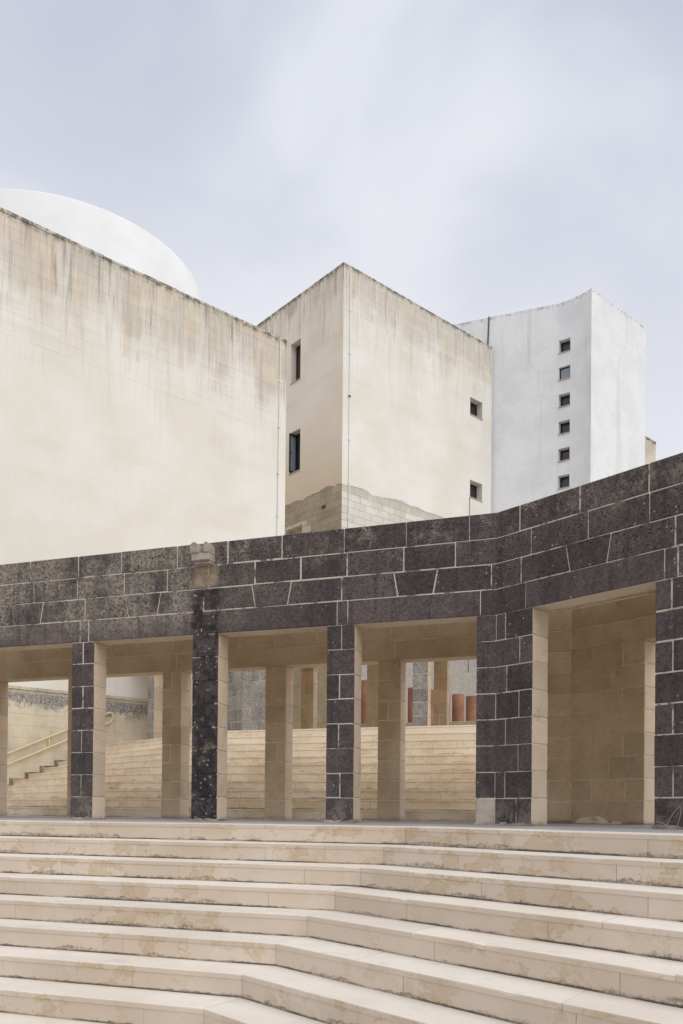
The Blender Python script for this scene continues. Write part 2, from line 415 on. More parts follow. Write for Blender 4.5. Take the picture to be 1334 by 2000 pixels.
def seg_block(name, seg, a0, a1, z0, z1, n0, n1, mats, parent, b0=None, b1=None, bev=0.006, jit=0.003, front_slot=True, wob=0.0, **props):
    """a stone: s from a0 to a1 (b0, b1 at its top), z0..z1, depth n0..n1"""
    if b0 is None: b0 = a0
    if b1 is None: b1 = a1
    j = random.uniform(-jit, jit)
    bm = bmesh.new()
    P = seg.p
    hexa(bm, [P(a0, n0 + j, z0), P(a1, n0 + j, z0), P(a1, n1 - j, z0), P(a0, n1 - j, z0),
              P(b0, n0 + j, z1), P(b1, n0 + j, z1), P(b1, n1 - j, z1), P(b0, n1 - j, z1)])
    fixn(bm)
    if wob:
        for v in bm.verts: v.co += Vector([random.uniform(-wob, wob) for _ in range(3)])
    if bev: bmesh.ops.bevel(bm, geom=bm.edges[:], offset=bev, segments=1, affect='EDGES', clamp_overlap=True)
    fn = Vector((-seg.n.x, -seg.n.y, 0))
    if len(mats) > 1:
        bm.normal_update()
        for f in bm.faces: f.material_index = 0 if (f.normal.dot(fn) > 0.35 or (front_slot == 'top' and f.normal.z > 0.5)) else 1
    return link(name, bm, mats, parent, **props)
def seg_core(name, seg, a0, a1, z0, z1, n0, n1, mats, parent, **k):
    return seg_block(name, seg, a0, a1, z0, z1, n0, n1, mats, parent, bev=0, jit=0, **k)

# ------------------------------------------------------------------ ground and floors
bm = bmesh.new(); s = 1500
vs = [bm.verts.new(p) for p in ((-s, -s, 0), (s, -s, 0), (s, s, 0), (-s, s, 0))]; bm.faces.new(vs)
bmesh.ops.translate(bm, verts=bm.verts, vec=(0, 0, -1.66))
link('ground', bm, ['ground'], kind='structure')
def sheet(name, pts, z, mat, depth=0.0):
    bm = bmesh.new()
    vs = [bm.verts.new((p.x, p.y, z)) for p in pts]; f = bm.faces.new(vs)
    f.normal_update()
    if f.normal.z < 0: f.normal_flip()
    if depth:
        r = bmesh.ops.extrude_face_region(bm, geom=[f])
        bmesh.ops.translate(bm, verts=[v for v in r['geom'] if isinstance(v, bmesh.types.BMVert)], vec=(0, 0, -depth))
        fixn(bm)
    return link(name, bm, [mat], kind='structure')
P0 = 1.755
q2 = lambda v: Vector((v.x, v.y))
NST = 10
# floor of the theatre where the photographer stands
nn = -(P0 + NST * TR_F) + 0.02
sheet('theatre_floor', [q2(LOW_L.p(11, nn, 0)), q2(LOW_L.p('C', nn, 0)), q2(LOW_R.p(10, nn, 0)), V2(7, -9), V2(-14, -9)], -NST * RISE, 'ground', 0.1)
# gallery floor
sheet('gallery_floor', [q2(LOW_L.p(11.5, -P0 + TR_F - 0.004, 0)), q2(LOW_L.p('C', -P0 + TR_F - 0.004, 0)), q2(LOW_R.p(7, -P0 + TR_F - 0.004, 0)),
                        q2(LOW_R.p(7, 3.4, 0)), q2(LOW_R.p('C', 3.4, 0)), q2(LOW_R.p('C', 6.5, 0)), q2(LOW_L.p(11.5, 8.0, 0))], -0.004, 'floor', 1.6)

def worn_tread(seg, a0, a1, zt, th, nf, nb, mats, parent, chip=1.0):
    """tread slab whose front edge is rounded, dented and chipped"""
    bm = bmesh.new()
    L = abs(a1 - a0); n = max(2, int(L / 0.07)); sd = random.uniform(0, 90)
    ring = []
    for i in range(n + 1):
        a = a0 + (a1 - a0) * i / n
        w = 0.004 + 0.004 * (0.5 + 0.5 * mnoise.noise((a * 3, sd, 1.0)))
        q = mnoise.noise((a * 5.5, sd, 4.0))
        if q > 0.42: w += chip * (q - 0.42) * 0.06
        if i in (0, n): w += 0.003
        sag = -0.0018 * (0.5 + 0.5 * mnoise.noise((a * 1.2, sd, 7.0)))
        bulge = 0.0015 * mnoise.noise((a * 4, sd, 9.0))
        P = lambda nn, z: bm.verts.new(seg.p(('m', a), nn, z))
        ring.append([P(nb, zt + sag), P(nf + w * 1.4, zt + sag), P(nf + w * .35 + bulge, zt + sag - w * .4), P(nf + bulge, zt - w * 1.3), P(nf + bulge, zt - th), P(nb, zt - th)])
    for p, q in zip(ring, ring[1:]):
        for u in range(6):
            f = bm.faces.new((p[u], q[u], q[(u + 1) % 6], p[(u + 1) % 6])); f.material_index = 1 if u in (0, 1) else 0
    bm.faces.new(ring[0][::-1]); bm.faces.new(ring[-1])
    fixn(bm)
    return link('tread_slab', bm, mats, parent)

# ------------------------------------------------------------------ front steps
def joints(a, b, L, off):
    r = []; x = a + off
    while x < b - 0.25:
        r.append(x); x += L * random.uniform(0.88, 1.12)
    return r
front = thing('stone_stairs', 'wide pale limestone steps with dark grime lines descending in front of the dark arcade', 'stairs', (0.2, 6.6, -1.5))
for si, (seg, far) in enumerate(((LOW_L, 8.6), (LOW_R, 7.2))):
    for kx in range(NST):
        nf = -(P0 + kx * TR_F)
        zt = -kx * RISE
        offs = random.uniform(0.35, 1.2)
        js = joints(0, far, 1.18 if kx else 1.5, offs)
        cuts = ['C'] + js + [far]
        g = 0.0011
        for i in range(len(cuts) - 1):
            a = cuts[i] if i == 0 else cuts[i] + g
            b = cuts[i + 1] - g
            if cuts[i] == 'C': a = ('m', g)
            else: a = ('m', cuts[i] + g)
            b = ('m', cuts[i + 1] - g)
            dz = random.uniform(-0.0016, 0.0016)
            seg_block('riser_slab', seg, a, b, zt - RISE + 0.001, zt - 0.0342, nf + 0.003, nf + 0.07, ['riser'], front, bev=0.0015, jit=0.001)
        js2 = joints(0, far, 1.6, random.uniform(0.4, 1.5))
        cuts = [0.0] + js2 + [far]
        for i in range(len(cuts) - 1):
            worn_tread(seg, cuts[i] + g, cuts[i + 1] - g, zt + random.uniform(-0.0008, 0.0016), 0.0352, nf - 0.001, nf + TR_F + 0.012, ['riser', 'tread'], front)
    # rubble bedding under the slabs
    bm = bmesh.new()
    for kx in range(NST):
        nf = -(P0 + kx * TR_F)
        hexa(bm, [seg.p(a, n, z) for z in (-1.64, -kx * RISE - 0.03) for a, n in (('C', nf + 0.02), (far, nf + 0.02), (far, nf + 0.36), ('C', nf + 0.36))])
    fixn(bm)
    link('bedding', bm, ['mortar_l'], front)

# ------------------------------------------------------------------ arcades
def pillar(th, seg, a, b, z, n0, n1, fm, lm, split, blocks=True, hs=HS, ncourse=8, rag=True, wet=False, reverse=False):
    """free standing pillar of coursed blocks; th = parent thing"""
    mort = 'mortar_d' if fm.startswith('crust') else 'mortar_l'
    core = seg_core('pillar', seg, a + 0.007, b - 0.007, z, z + hs - 0.001, n0 + 0.005, n1 - 0.005, ['mortar_l' if not blocks else mort, 'mortar_l'], th)
    if not blocks: return core
    ch = hs / ncourse
    for i in range(ncourse):
        z0, z1 = z + i * ch, z + (i + 1) * ch
        g = random.uniform(0.0018, 0.0042)
        m = (a + b) / 2 + random.uniform(-0.02, 0.02)
        parts = [(a, b)]
        if split and (i + split) % 2 == 0: parts = [(a, m - g), (m + g, b)]
        for p0, p1 in parts:
            bl = seg_block('block', seg, p0, p1, z0 + g, z1 - g, n0, n1, [fm, lm], core, bev=random.uniform(0.005, 0.011))
    if rag:
        bm = bmesh.new()
        k = 7
        for i in range(k):
            s0 = a - 0.012 + (b - a + 0.024) * i / k; s1 = a - 0.012 + (b - a + 0.024) * (i + 1) / k
            e = random.uniform(0.002, 0.024); h = random.uniform(0.012, 0.035)
            hexa(bm, [seg.p(s, n, zz) for zz in (z - 0.002, z + h) for s, n in ((s0, n0 - e), (s1, n0 - e), (s1, n1 + 0.01), (s0, n1 + 0.01))])
        fixn(bm)
        link('mortar_base', bm, ['pale'], core)
    return core

def corner_stone(sl_, sr_, wl_, wr_, z0, z1, n0, n1, mats, parent, top=False):
    bm = bmesh.new()
    ring = lambda z: [sl_.p(wl_, n0, z), sl_.p('C', n0, z), sr_.p(wr_, n0, z), sr_.p(wr_, n1, z), sl_.p('C', n1, z), sl_.p(wl_, n1, z)]
    lo = [bm.verts.new(p) for p in ring(z0)]; hi = [bm.verts.new(p) for p in ring(z1)]
    for i in range(6): bm.faces.new((lo[i], lo[(i + 1) % 6], hi[(i + 1) % 6], hi[i]))
    for q in ((0, 1, 4, 5), (1, 2, 3, 4)):
        bm.faces.new([lo[i] for i in q]); bm.faces.new([hi[i] for i in q])
    fixn(bm)
    bmesh.ops.bevel(bm, geom=bm.edges[:], offset=0.006, segments=1, affect='EDGES', clamp_overlap=True)
    bm.normal_update()
    fs = [Vector((-g.n.x, -g.n.y, 0)) for g in (sl_, sr_)]
    for f in bm.faces: f.material_index = 0 if max(f.normal.dot(v) for v in fs) > 0.5 or (top and f.normal.z > .5) else 1
    return link('block', bm, mats, parent)

def corner_pier(th, sl_, sr_, al, ar, z, n0, n1, fm, lm, pat, hs=HS, ncourse=8, pale_foot=False):
    mort = 'mortar_d' if fm.startswith('crust') else 'mortar_l'
    first = {}; wrap = [i for i in range(1, ncourse) if i % 3 != 1]
    for seg, w, off in ((sl_, al, 0), (sr_, ar, 1)):
        core = seg_core('corner_pier', seg, 'C', w - 0.007, z, z + hs - 0.001, n0 + 0.005, n1 - 0.005, [mort, 'mortar_l'], th)
        ch = hs / ncourse
        lo = seg.mit * n0
        for i in range(ncourse):
            g = random.uniform(0.0018, 0.0042)
            z0, z1 = z + i * ch + g, z + (i + 1) * ch - g
            L = w - lo
            if L > 0.7: cuts = [0.32, 0.72] if i % 2 else [0.52]
            elif L > 0.3: cuts = [0.62] if i % 2 == 0 else [0.30]
            else: cuts = []
            cs = ['C'] + [lo + L * (c + random.uniform(-.04, .04)) for c in cuts] + [w]
            for q in range(len(cs) - 1):
                a = ('m', 0.0022) if q == 0 else cs[q] + g
                b = cs[q + 1] - (g if q < len(cs) - 2 else 0)
                if q == 0 and i in wrap:
                    if off == 0: first[i] = (b, core)
                    else: corner_stone(sl_, sr_, first[i][0], b, z0, z1, n0, n1, [fm, lm], core)
                    continue
                mm = [fm, lm]
                if pale_foot and i == 0 and off == 0: mm = ['pale', lm]
                seg_block('block', seg, a, b, z0, z1, n0, n1, mm, core, bev=random.uniform(0.005, 0.010))
        bm = bmesh.new()
        for i in range(6):
            s0 = lo + (w - lo + 0.01) * i / 6; s1 = lo + (w - lo + 0.01) * (i + 1) / 6
            e = random.uniform(0.002, 0.02); h = random.uniform(0.01, 0.03)
            hexa(bm, [seg.p(s, n, zz) for zz in (z - 0.002, z + h) for s, n in ((s0, n0 - e), (s1, n0 - e), (s1, n1 + 0.01), (s0, n1 + 0.01))])
        fixn(bm)
        link('mortar_base', bm, ['pale'], core)

def courses(th, seg, end, z, rows, n0, n1, fm, lm, piers, bay, name='upper_wall', blocks_to=99, hs=HS, corner=None):
    """coursed wall carried by the pillars. piers = centre positions; rows = (height, kind)"""
    mort = 'mortar_d' if fm.startswith('crust') else 'mortar_l'
    H = sum(r[0] for r in rows)
    core = seg_core(name, seg, 'C', end, z + hs + 0.004, z + hs + H - 0.008, n0 + 0.005, n1 - 0.005, [mort, 'mortar_l'], th)
    zz = z + hs
    for ri, (h, kind) in enumerate(rows):
        cuts = []                                            # (bottom s, top s)
        if kind == 'lintel':
            for p in piers:
                cuts += [(p + 0.045, p + 0.045)] + ([(p - 0.075, p - 0.075)] if random.random() < .6 else [])
        elif kind == 'key':
            prev = None
            for p in piers:
                cuts.append((p + random.uniform(-.03, .03),) * 2)
            ps = sorted(piers)
            mids = [(u + v) / 2 for u, v in zip(ps, ps[1:])]
            if ps: mids = [ps[0] - bay / 2] + mids + [ps[-1] + bay / 2]
            for m in mids:
                cuts += [(m - 0.19, m - 0.235), (m + 0.19, m + 0.235)]
        else:
            st, o = kind
            x = o
            while x < end:
                cuts.append((x,) * 2); x += st * random.uniform(0.86, 1.14)
        if corner is not None and kind in ('lintel', 'key'):
            cuts.append(((0.16 if seg is LOW_L else 0.36) if kind == 'lintel' else (0.05 if seg is LOW_L else 0.30),) * 2)
        lo = seg.mit * n0
        cuts = sorted(c for c in cuts if lo + 0.04 < c[0] < end - 0.1)
        cs = [('C', 'C')] + cuts + [(end, end)]
        for q in range(len(cs) - 1):
            if q and cs[q][0] > blocks_to: break
            if q == 0 and corner is not None:
                g = 0.003
                key = (name, ri); e_ = (cs[1][0] + cs[1][1]) / 2 - g; z0_, z1_ = zz + (g if ri else 0), zz + h - (0 if ri == len(rows) - 1 else g)
                if key in corner: corner_stone(corner['seg'], seg, corner[key], e_, z0_, z1_, n0, n1, [fm, lm], core, ri == len(rows) - 1)
                else: corner[key] = e_; corner['seg'] = seg
                continue
            g = random.uniform(0.0018, 0.0045)
            a = (('m', 0.002),) * 2 if q == 0 else (cs[q][0] + g, cs[q][1] + g)
            b = (cs[q + 1][0] - g, cs[q + 1][1] - g)
            top = ri == len(rows) - 1
            seg_block('block', seg, a[0], b[0], zz + (g if ri else 0), zz + h - (0 if top else g), n0, n1, [fm, lm], core, b0=a[1], b1=b[1],
                      bev=random.uniform(0.005, 0.010), front_slot='top' if top else True, jit=0.004)
        zz += h
    return core

CH = (HT - HS) / 4
low = thing('stone_arcade', 'dark weathered block arcade bending across the view above the pale front steps', 'arcade', (CORNER.x, CORNER.y, 0))
BAY = 1.633
FP = [1.8135 + BAY * i for i in range(5)]
for i, a in enumerate(FP):
    w = 0.326 if i == 1 else 0.312
    pillar(low, LOW_L, a - w, a, 0, 0, T_F, 'crust', 'lime', 0 if i == 1 else 1)
corner_pier(low, LOW_L, LOW_R, 0.195, 0.4438, 0, 0, T_F, 'crust', 'lime', 0, pale_foot=True)
FR = [1.714, 1.714 + BAY, 1.714 + 2 * BAY]
for i, a in enumerate(FR):
    pillar(low, LOW_R, a, a + 0.312, 0, 0, T_F, 'crust', 'lime', 1, blocks=i < 2)
cnr = {}
rows = [(CH, 'lintel'), (CH, 'key'), (CH, (0.60, 0.42)), (CH, (0.66, 0.28))]
courses(low, LOW_L, 8.9, 0, rows, 0, T_F, 'crust', 'lime', [a - .156 for a in FP], BAY, corner=cnr)
courses(low, LOW_R, 5.3, 0, rows, 0, T_F, 'crust', 'lime', [a + .156 for a in FR], BAY, blocks_to=3.6, corner=cnr)
# inner row
BP = [1.8866 + 1.632 * i for i in range(5)]
for i, a in enumerate(BP):
    pillar(low, LOW_L, a - 0.309, a, 0, W_B, W_B + T_B, 'lime_shade', 'lime', 1, rag=False)
corner_pier(low, LOW_L, LOW_R, 0.27, 0.3876, 0, W_B, W_B + T_B, 'lime_shade', 'lime', 1)
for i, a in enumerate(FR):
    pillar(low, LOW_R, a, a + 0.312, 0, W_B, W_B + T_B, 'lime_shade', 'lime', 1, blocks=False)
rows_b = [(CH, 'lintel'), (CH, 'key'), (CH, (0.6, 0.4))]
courses(low, LOW_L, 8.9, 0, rows_b, W_B, W_B + T_B, 'lime_shade', 'lime', [a - .155 for a in BP], BAY, name='inner_wall')
courses(low, LOW_R, 5.3, 0, rows_b, W_B, W_B + T_B, 'lime_shade', 'lime', [a + .156 for a in FR], BAY, name='inner_wall', blocks_to=2.0)
for seg, e in ((LOW_L, 8.9), (LOW_R, 5.3)):
    seg_core('roof_slab', seg, 'C', e, HS + 3.02 * CH, HS + 3.4 * CH, T_F - 0.01, W_B - 0.24, ['lime_shade'], low)  # unseen roof; gap beside the inner wall added to let light wash down it

# pale mortar smear at the foot of the niche wall
bm = bmesh.new()
for s0, s1, h in ((-0.52, -0.03, 0.105), (-0.035, 0.11, 0.05)):
    N = 16; top = []; bot = []
    for i in range(N + 1):
        t = i / N; a = s0 + (s1 - s0) * t
        hh = h * (math.sin(math.pi * min(1, t * 1.02)) ** 0.6) * (0.85 + 0.3 * mnoise.noise((a * 9, 0.3, 2))) + 0.004
        e = 0.018 + 0.012 * mnoise.noise((a * 14, 5.1, 2))
        top.append((bm.verts.new(LOW_R.p(a, W_B + .004, hh)), bm.verts.new(LOW_R.p(a, W_B - e * .8, hh * .82)), bm.verts.new(LOW_R.p(a, W_B - e * 1.3, 0.0))))
    for p, q in zip(top, top[1:]):
        for u in (0, 1): bm.faces.new((p[u], q[u], q[u + 1], p[u + 1]))
fixn(bm); link('mortar_smear', bm, ['mortar_l'], low, smooth=True)

# rain spout on the parapet above the streaked pillar
SPC = FP[1] - 0.163
sp = bmesh.new()
def sbox(bm, a, b, n0, n1, z0, z1, top=None, skew=0.0):
    """small stone piece on the left wing; top = ridge height of a gabled top"""
    P = LOW_L.p
    hexa(bm, [P(a, n0, z0), P(b, n0, z0), P(b, n1, z0), P(a, n1, z0), P(a, n0 - skew, z1), P(b, n0 - skew, z1), P(b, n1, z1), P(a, n1, z1)])
    if top:
        m = (a + b) / 2
        v = [bm.verts.new(p) for p in (P(a, n0 - skew, z1 - .001), P(b, n0 - skew, z1 - .001), P(m, n0 - skew, top), P(a, n1, z1 - .001), P(b, n1, z1 - .001), P(m, n1, top))]
        for q in ((0, 1, 2), (5, 4, 3), (0, 2, 5, 3), (1, 4, 5, 2), (0, 3, 4, 1)): bm.faces.new([v[i] for i in q])
sbox(sp, SPC - 0.108, SPC + 0.108, -0.15, 0.05, 2.918, 3.0)
sbox(sp, SPC - 0.10, SPC + 0.10, -0.10, 0.05, 2.892, 2.92)
fixn(sp); bmesh.ops.bevel(sp, geom=sp.edges[:], offset=0.006, segments=1, affect='EDGES')
spout = link('water_spout', sp, ['pale'], low)
for a, b, sk in ((SPC + 0.008, SPC + 0.110, 0.02), (SPC - 0.110, SPC - 0.05, 0.0)):
    bm = bmesh.new(); sbox(bm, a, b, -0.165, 0.04, 2.998, 3.092, 3.122, sk); fixn(bm)
    bmesh.ops.bevel(bm, geom=bm.edges[:], offset=0.006, segments=1, affect='EDGES')
    link('spout_cheek', bm, ['pale'], spout)

def tube(bm, pts, r, seg=8):
    pts = [Vector(p) for p in pts]
    rings = []
    for i, p in enumerate(pts):
        t = (pts[min(i + 1, len(pts) - 1)] - pts[max(i - 1, 0)]).normalized()
        u = t.cross(Vector((0, 0, 1)))
        if u.length < 1e-3: u = t.cross(Vector((1, 0, 0)))
        u.normalize(); w = t.cross(u)
        rings.append([bm.verts.new(p + (u * cos(2 * math.pi * j / seg) + w * sin(2 * math.pi * j / seg)) * r) for j in range(seg)])
    for a, b in zip(rings, rings[1:]):
        for j in range(seg): bm.faces.new((a[j], a[(j + 1) % seg], b[(j + 1) % seg], b[j]))
    bm.faces.new(rings[0][::-1]); bm.faces.new(rings[-1])
# chalk scribble on the right-hand pillar
bm = bmesh.new()
def chalk(bm, seg, pts, n, r):
    tube(bm, [seg.p(a, n, z) for a, z in pts], r, 5)
chalk(bm, LOW_R, [(1.84, .03), (1.86, .08), (1.89, .13), (1.93, .175), (1.955, .18), (1.96, .14), (1.945, .08), (1.93, .03), (1.90, .015), (1.86, .02), (1.80, .045), (1.74, .06)], -0.004, 0.0032)
link('chalk_scribble', bm, ['chalk'], low)

# ------------------------------------------------------------------ building with the drum (left)
EP = V2(-7.41, 19.0)
WALL_E = Seg(EP, nR, -dR, 0)            # s along the wall to the right, n into the building
EZ = 13.48
ES1 = 7.60
MT['wash_e'] = mat_wash('limewash_left', nR, EZ, (0.735, 0.718, 0.68), (0.56, 0.47, 0.35), (0.47, 0.43, 0.37), tan_h=1.5, streak_h=3.6)
MT['plinth'] = None
k = NB('lichen_plinth')
x = k.xyz(k.pos)
n1 = k.noise(1.2, 5, 0.6); n2 = k.noise(9, 5, 0.7)
c = k.mix(k.mr(n1, 0.4, 0.6), (0.62, 0.55, 0.42), (0.52, 0.46, 0.36))
c = k.mix(k.mr(k.noise(1, 3, 0.6, vec=k.comb(k.math('MULTIPLY', k.along(nR), 2.2), 0, k.math('MULTIPLY', x[2], 0.3))), 0.5, 0.64, 0, 0.55), c, (0.28, 0.27, 0.24))
edge = k.math('ADD', x[2], k.math('MULTIPLY', k.math('SUBTRACT', n2, 0.5), 0.55))
edge = k.math('ADD', edge, k.math('MULTIPLY', k.math('SUBTRACT', n1, 0.5), 0.9))
lb = k.math('MULTIPLY', k.mr(edge, 2.28, 2.5), k.mr(x[2], 2.68, 2.76, 1.0, 0.35))
spk = k.mr(k.noise(30, 4, 0.8), 0.40, 0.6)
c = k.mix(k.math('MULTIPLY', lb, 0.9), c, k.mix(spk, (0.075, 0.07, 0.068), (0.40, 0.385, 0.36)))
k.col(c); k.bump(n2, 0.5, 0.015); MT['plinth'] = k.m
MT['drum'] = mat_simple('white_drum_paint', (0.76, 0.765, 0.775), 0.85, 0.07, 0.5, bump=0.08)

def wall_grid(bm, f, s0, s1, z0, z1, opens=(), depth=0.3, slices=0, mat=0):
    """face of a wall with openings and their reveals; f(s, n, z), n into the building"""
    ss = sorted(set([s0, s1] + [v for o in opens for v in o[:2]] + [s0 + (s1 - s0) * i / slices for i in range(1, slices)]))
    zs = sorted(set([z0, z1] + [v for o in opens for v in o[2:4]]))
    V = {}
    def vt(s, n, z):
        key = (round(s, 5), round(n, 5), round(z, 5))
        if key not in V: V[key] = bm.verts.new(f(s, n, z))
        return V[key]
    def inside(s, z): return any(o[0] < s < o[1] and o[2] < z < o[3] for o in opens)
    for a, b in zip(ss, ss[1:]):
        for c_, d_ in zip(zs, zs[1:]):
            if not inside((a + b) / 2, (c_ + d_) / 2):
                bm.faces.new((vt(a, 0, c_), vt(b, 0, c_), vt(b, 0, d_), vt(a, 0, d_)))
    for (a, b, c_, d_) in [o[:4] for o in opens]:
        sub = [v for v in ss if a <= v <= b]
        for p, q in zip(sub, sub[1:]):
            bm.faces.new((vt(p, 0, c_), vt(p, depth, c_), vt(q, depth, c_), vt(q, 0, c_)))
            bm.faces.new((vt(p, 0, d_), vt(q, 0, d_), vt(q, depth, d_), vt(p, depth, d_)))
            bm.faces.new((vt(p, depth, c_), vt(p, depth, d_), vt(q, depth, d_), vt(q, depth, c_)))
        zz = [v for v in zs if c_ <= v <= d_]
        for p, q in zip(zz, zz[1:]):
            bm.faces.new((vt(a, 0, p), vt(a, 0, q), vt(a, depth, q), vt(a, depth, p)))
            bm.faces.new((vt(b, 0, p), vt(b, depth, p), vt(b, depth, q), vt(b, 0, q)))

def block_band(par, seg, s0, s1, zt, n, ch, bl, mat, lim, stuff_too=False, gap=0.0035, proud=0.0022, thick=0.03, zmin=None):
    """coursed facing blocks, the first lim of them single parts, the rest one part"""
    made = 0; rest = bmesh.new()
    for r in range(n):
        z1 = zt - r * ch; z0 = z1 - ch
        s = s0
        first = bl * (0.5 if r % 2 else 1.0)
        while s < s1 - 0.02:
            e = min(s + (first if s == s0 else bl * random.uniform(0.85, 1.15)), s1)
            if s1 - e < 0.15: e = s1
            j = random.uniform(-0.0008, 0.0008)
            if made < lim:
                seg_block('block', seg, s + gap / 2, e - gap / 2, z0 + gap / 2, z1 - gap / 2, -proud + j, thick, [mat], par, bev=0.0012, jit=0)
                made += 1
            else:
                hexa(rest, [seg.p(a_, n_, z_) for z_ in (z0 + gap / 2, z1 - gap / 2) for a_, n_ in ((s + gap / 2, -proud + j), (e - gap / 2, -proud + j), (e - gap / 2, thick), (s + gap / 2, thick))])
            s = e
    if len(rest.verts):
        fixn(rest); link('block_courses', rest, [mat], par, kind='stuff')
    else: rest.free()

eb = thing('limestone_hall', 'tall cream limewashed block with rain-streaked top, filling the left under the white drum', 'building', (WALL_E.p(2, 4, 0)))
bm = bmesh.new()
wall_grid(bm, WALL_E.p, -9.0, ES1, -1.6, EZ - 0.09)
wall_grid(bm, lambda s, n, z: WALL_E.p(ES1 - n, s, z), 0, 14, -1.6, EZ - 0.09)
wall_grid(bm, lambda s, n, z: WALL_E.p(-9.0 + n, s, z), 0, 14, -1.6, EZ - 0.09)
wall_grid(bm, lambda s, n, z: WALL_E.p(s, 14 - n, z), -9, ES1, -1.6, EZ - 0.09)
v = [bm.verts.new(WALL_E.p(a, n, EZ - 0.1)) for a, n in ((-9, 0), (ES1, 0), (ES1, 14), (-9, 14))]; bm.faces.new(v)
bmesh.ops.remove_doubles(bm, verts=bm.verts, dist=0.001); fixn(bm)
ew = link('wall', bm, ['wash_e'], eb)
block_band(ew, WALL_E, -4.4, ES1 - 0.0, EZ - 0.095, 10, 0.268, 0.62, 'wash_e', 260)
cs = -5.0
while cs < ES1 + 0.01:
    e = min(cs + random.uniform(0.8, 1.1), ES1 + 0.012)
    if ES1 - e < 0.3: e = ES1 + 0.012
    seg_block('coping_slab', WALL_E, cs + .003, e - .003, EZ - 0.09, EZ + random.uniform(-0.012, 0.012), -0.014, 0.35, ['wash_e'], eb, bev=0.012, wob=0.006)
    cs = e
    if cs >= ES1: break
# plinth with a ledge and black lichen under it
pl = seg_core('plinth', WALL_E, -8.9, ES1 - 0.1, -1.6, 2.78, -0.07, 0.0, ['plinth'], eb)
cs = -6.0
while cs < 6.8:
    e = cs + random.uniform(0.75, 1.05)
    seg_block('ledge_slab', WALL_E, cs + .003, e - .003, 2.78, 2.86, -0.10, 0.02, ['plinth'], pl, bev=0.008, wob=0.004)
    cs = e
bs = bmesh.new()
block_band(pl, Seg(EP + dR * 0.071, nR, -dR, 0), -1.0, 5.2, 2.78, 11, 0.268, 0.85, 'plinth', 90, gap=0.006, proud=0.004, thick=0.02)
bs.free()
bm = bmesh.new(); tube(bm, [WALL_E.p(7.37, -0.022, EZ - 0.12), WALL_E.p(7.29, -0.022, 2.9)], 0.016, 6)
cdt = link('conduit', bm, ['pvc'], eb)
for z in (12.2, 10.9, 9.6, 8.4, 7.1, 5.8, 4.5):
    bm = bmesh.new(); a = 7.29 + .08 * (z - 2.9) / 10.4
    hexa(bm, [WALL_E.p(s_, n_, z_) for z_ in (z, z + .04) for s_, n_ in ((a - .035, -.045), (a + .035, -.045), (a + .035, 0), (a - .035, 0))]); fixn(bm)
    link('clip', bm, ['pvc'], cdt)

# white drum on the roof behind
dr = bmesh.new()
DC, DRD, DZ = V2(-12.94, 38.0), 6.393, 23.355
N = 96
prof = [(DRD, 12.0), (DRD, DZ - 0.05), (DRD - 0.02, DZ), (DRD - 0.35, DZ + 0.02), (DRD - 0.4, DZ - 0.3), (0.01, DZ - 0.1)]
rings = [[dr.verts.new((DC.x + r * cos(2 * math.pi * i / N), DC.y + r * sin(2 * math.pi * i / N), z)) for i in range(N)] for r, z in prof]
for a, b in zip(rings, rings[1:]):
    for i in range(N): dr.faces.new((a[i], a[(i + 1) % N], b[(i + 1) % N], b[i]))
fixn(dr)
o = link('white_drum', dr, ['drum'])
for p in o.data.polygons: p.use_smooth = abs(p.normal.z) < 0.3
o['label'] = 'smooth white round drum rising behind the top edge of the left cream wall'; o['category'] = 'rooftop drum'

# ------------------------------------------------------------------ middle building with its sharp corner
DP = V2(-0.0913, 31.0)
DZT = 20.30
DL_ = 8.56
FA = Seg(DP, -dR, nR, 0)                 # left face, s to the left
FB = Seg(DP, nR, -dR, 0)                 # right face, s to the right
MT['wash_dr'] = mat_wash('limewash_right_face', nR, DZT, (0.735, 0.72, 0.685), (0.56, 0.49, 0.39), (0.49, 0.46, 0.41), tan_h=1.6, streak_h=5.0, dark=0.75)
MT['wash_dl'] = mat_wash('limewash_left_face', dR, DZT, (0.80, 0.73, 0.64), (0.58, 0.48, 0.36), (0.46, 0.41, 0.35), tan_h=0.45, streak_h=2.4, dark=0.85, lower=(12.3, (0.62, 0.47, 0.30)))
def mat_ashlar(name, a, b, band=False):
    k = NB(name)
    n = k.noise(2.0, 5, 0.65); m = k.noise(16, 4, 0.7)
    c = k.mix(k.mr(k.math('ADD', k.math('MULTIPLY', n, .6), k.math('MULTIPLY', m, .4)), 0.38, 0.62), a, b)
    c = k.tint(c, k.math('ADD', k.math('MULTIPLY', k.rnd(), 0.18), 0.91))
    if band:
        c = k.mix(k.mr(k.math('ADD', k.xyz(k.pos)[2], k.math('MULTIPLY', m, 1.2)), 7.6, 9.2, 0.9, 0.0), c, k.mix(k.mr(m, 0.4, 0.6), (0.25, 0.232, 0.215), (0.36, 0.335, 0.305)))
        z = k.math('ADD', k.xyz(k.pos)[2], k.math('MULTIPLY', k.math('SUBTRACT', n, 0.5), 0.5))
        c = k.mix(k.math('MULTIPLY', k.mr(z, 11.70, 12.05), 0.75), c, (0.44, 0.42, 0.36))
    k.col(c); k.bump(m, 0.4, 0.01); return k.m
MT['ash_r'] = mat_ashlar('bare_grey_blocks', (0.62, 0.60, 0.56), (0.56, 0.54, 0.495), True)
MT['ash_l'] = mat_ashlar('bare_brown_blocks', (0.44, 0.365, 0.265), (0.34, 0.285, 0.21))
MT['joint_w'] = mat_mortar('pale_wall_joint', (0.62, 0.56, 0.46), (0.45, 0.40, 0.32))
db = thing('limestone_building', 'cream rain-stained block with sharp projecting corner, between the drum hall and white tower', 'building', (DP.x, DP.y, 1.6))
ZB = 12.1
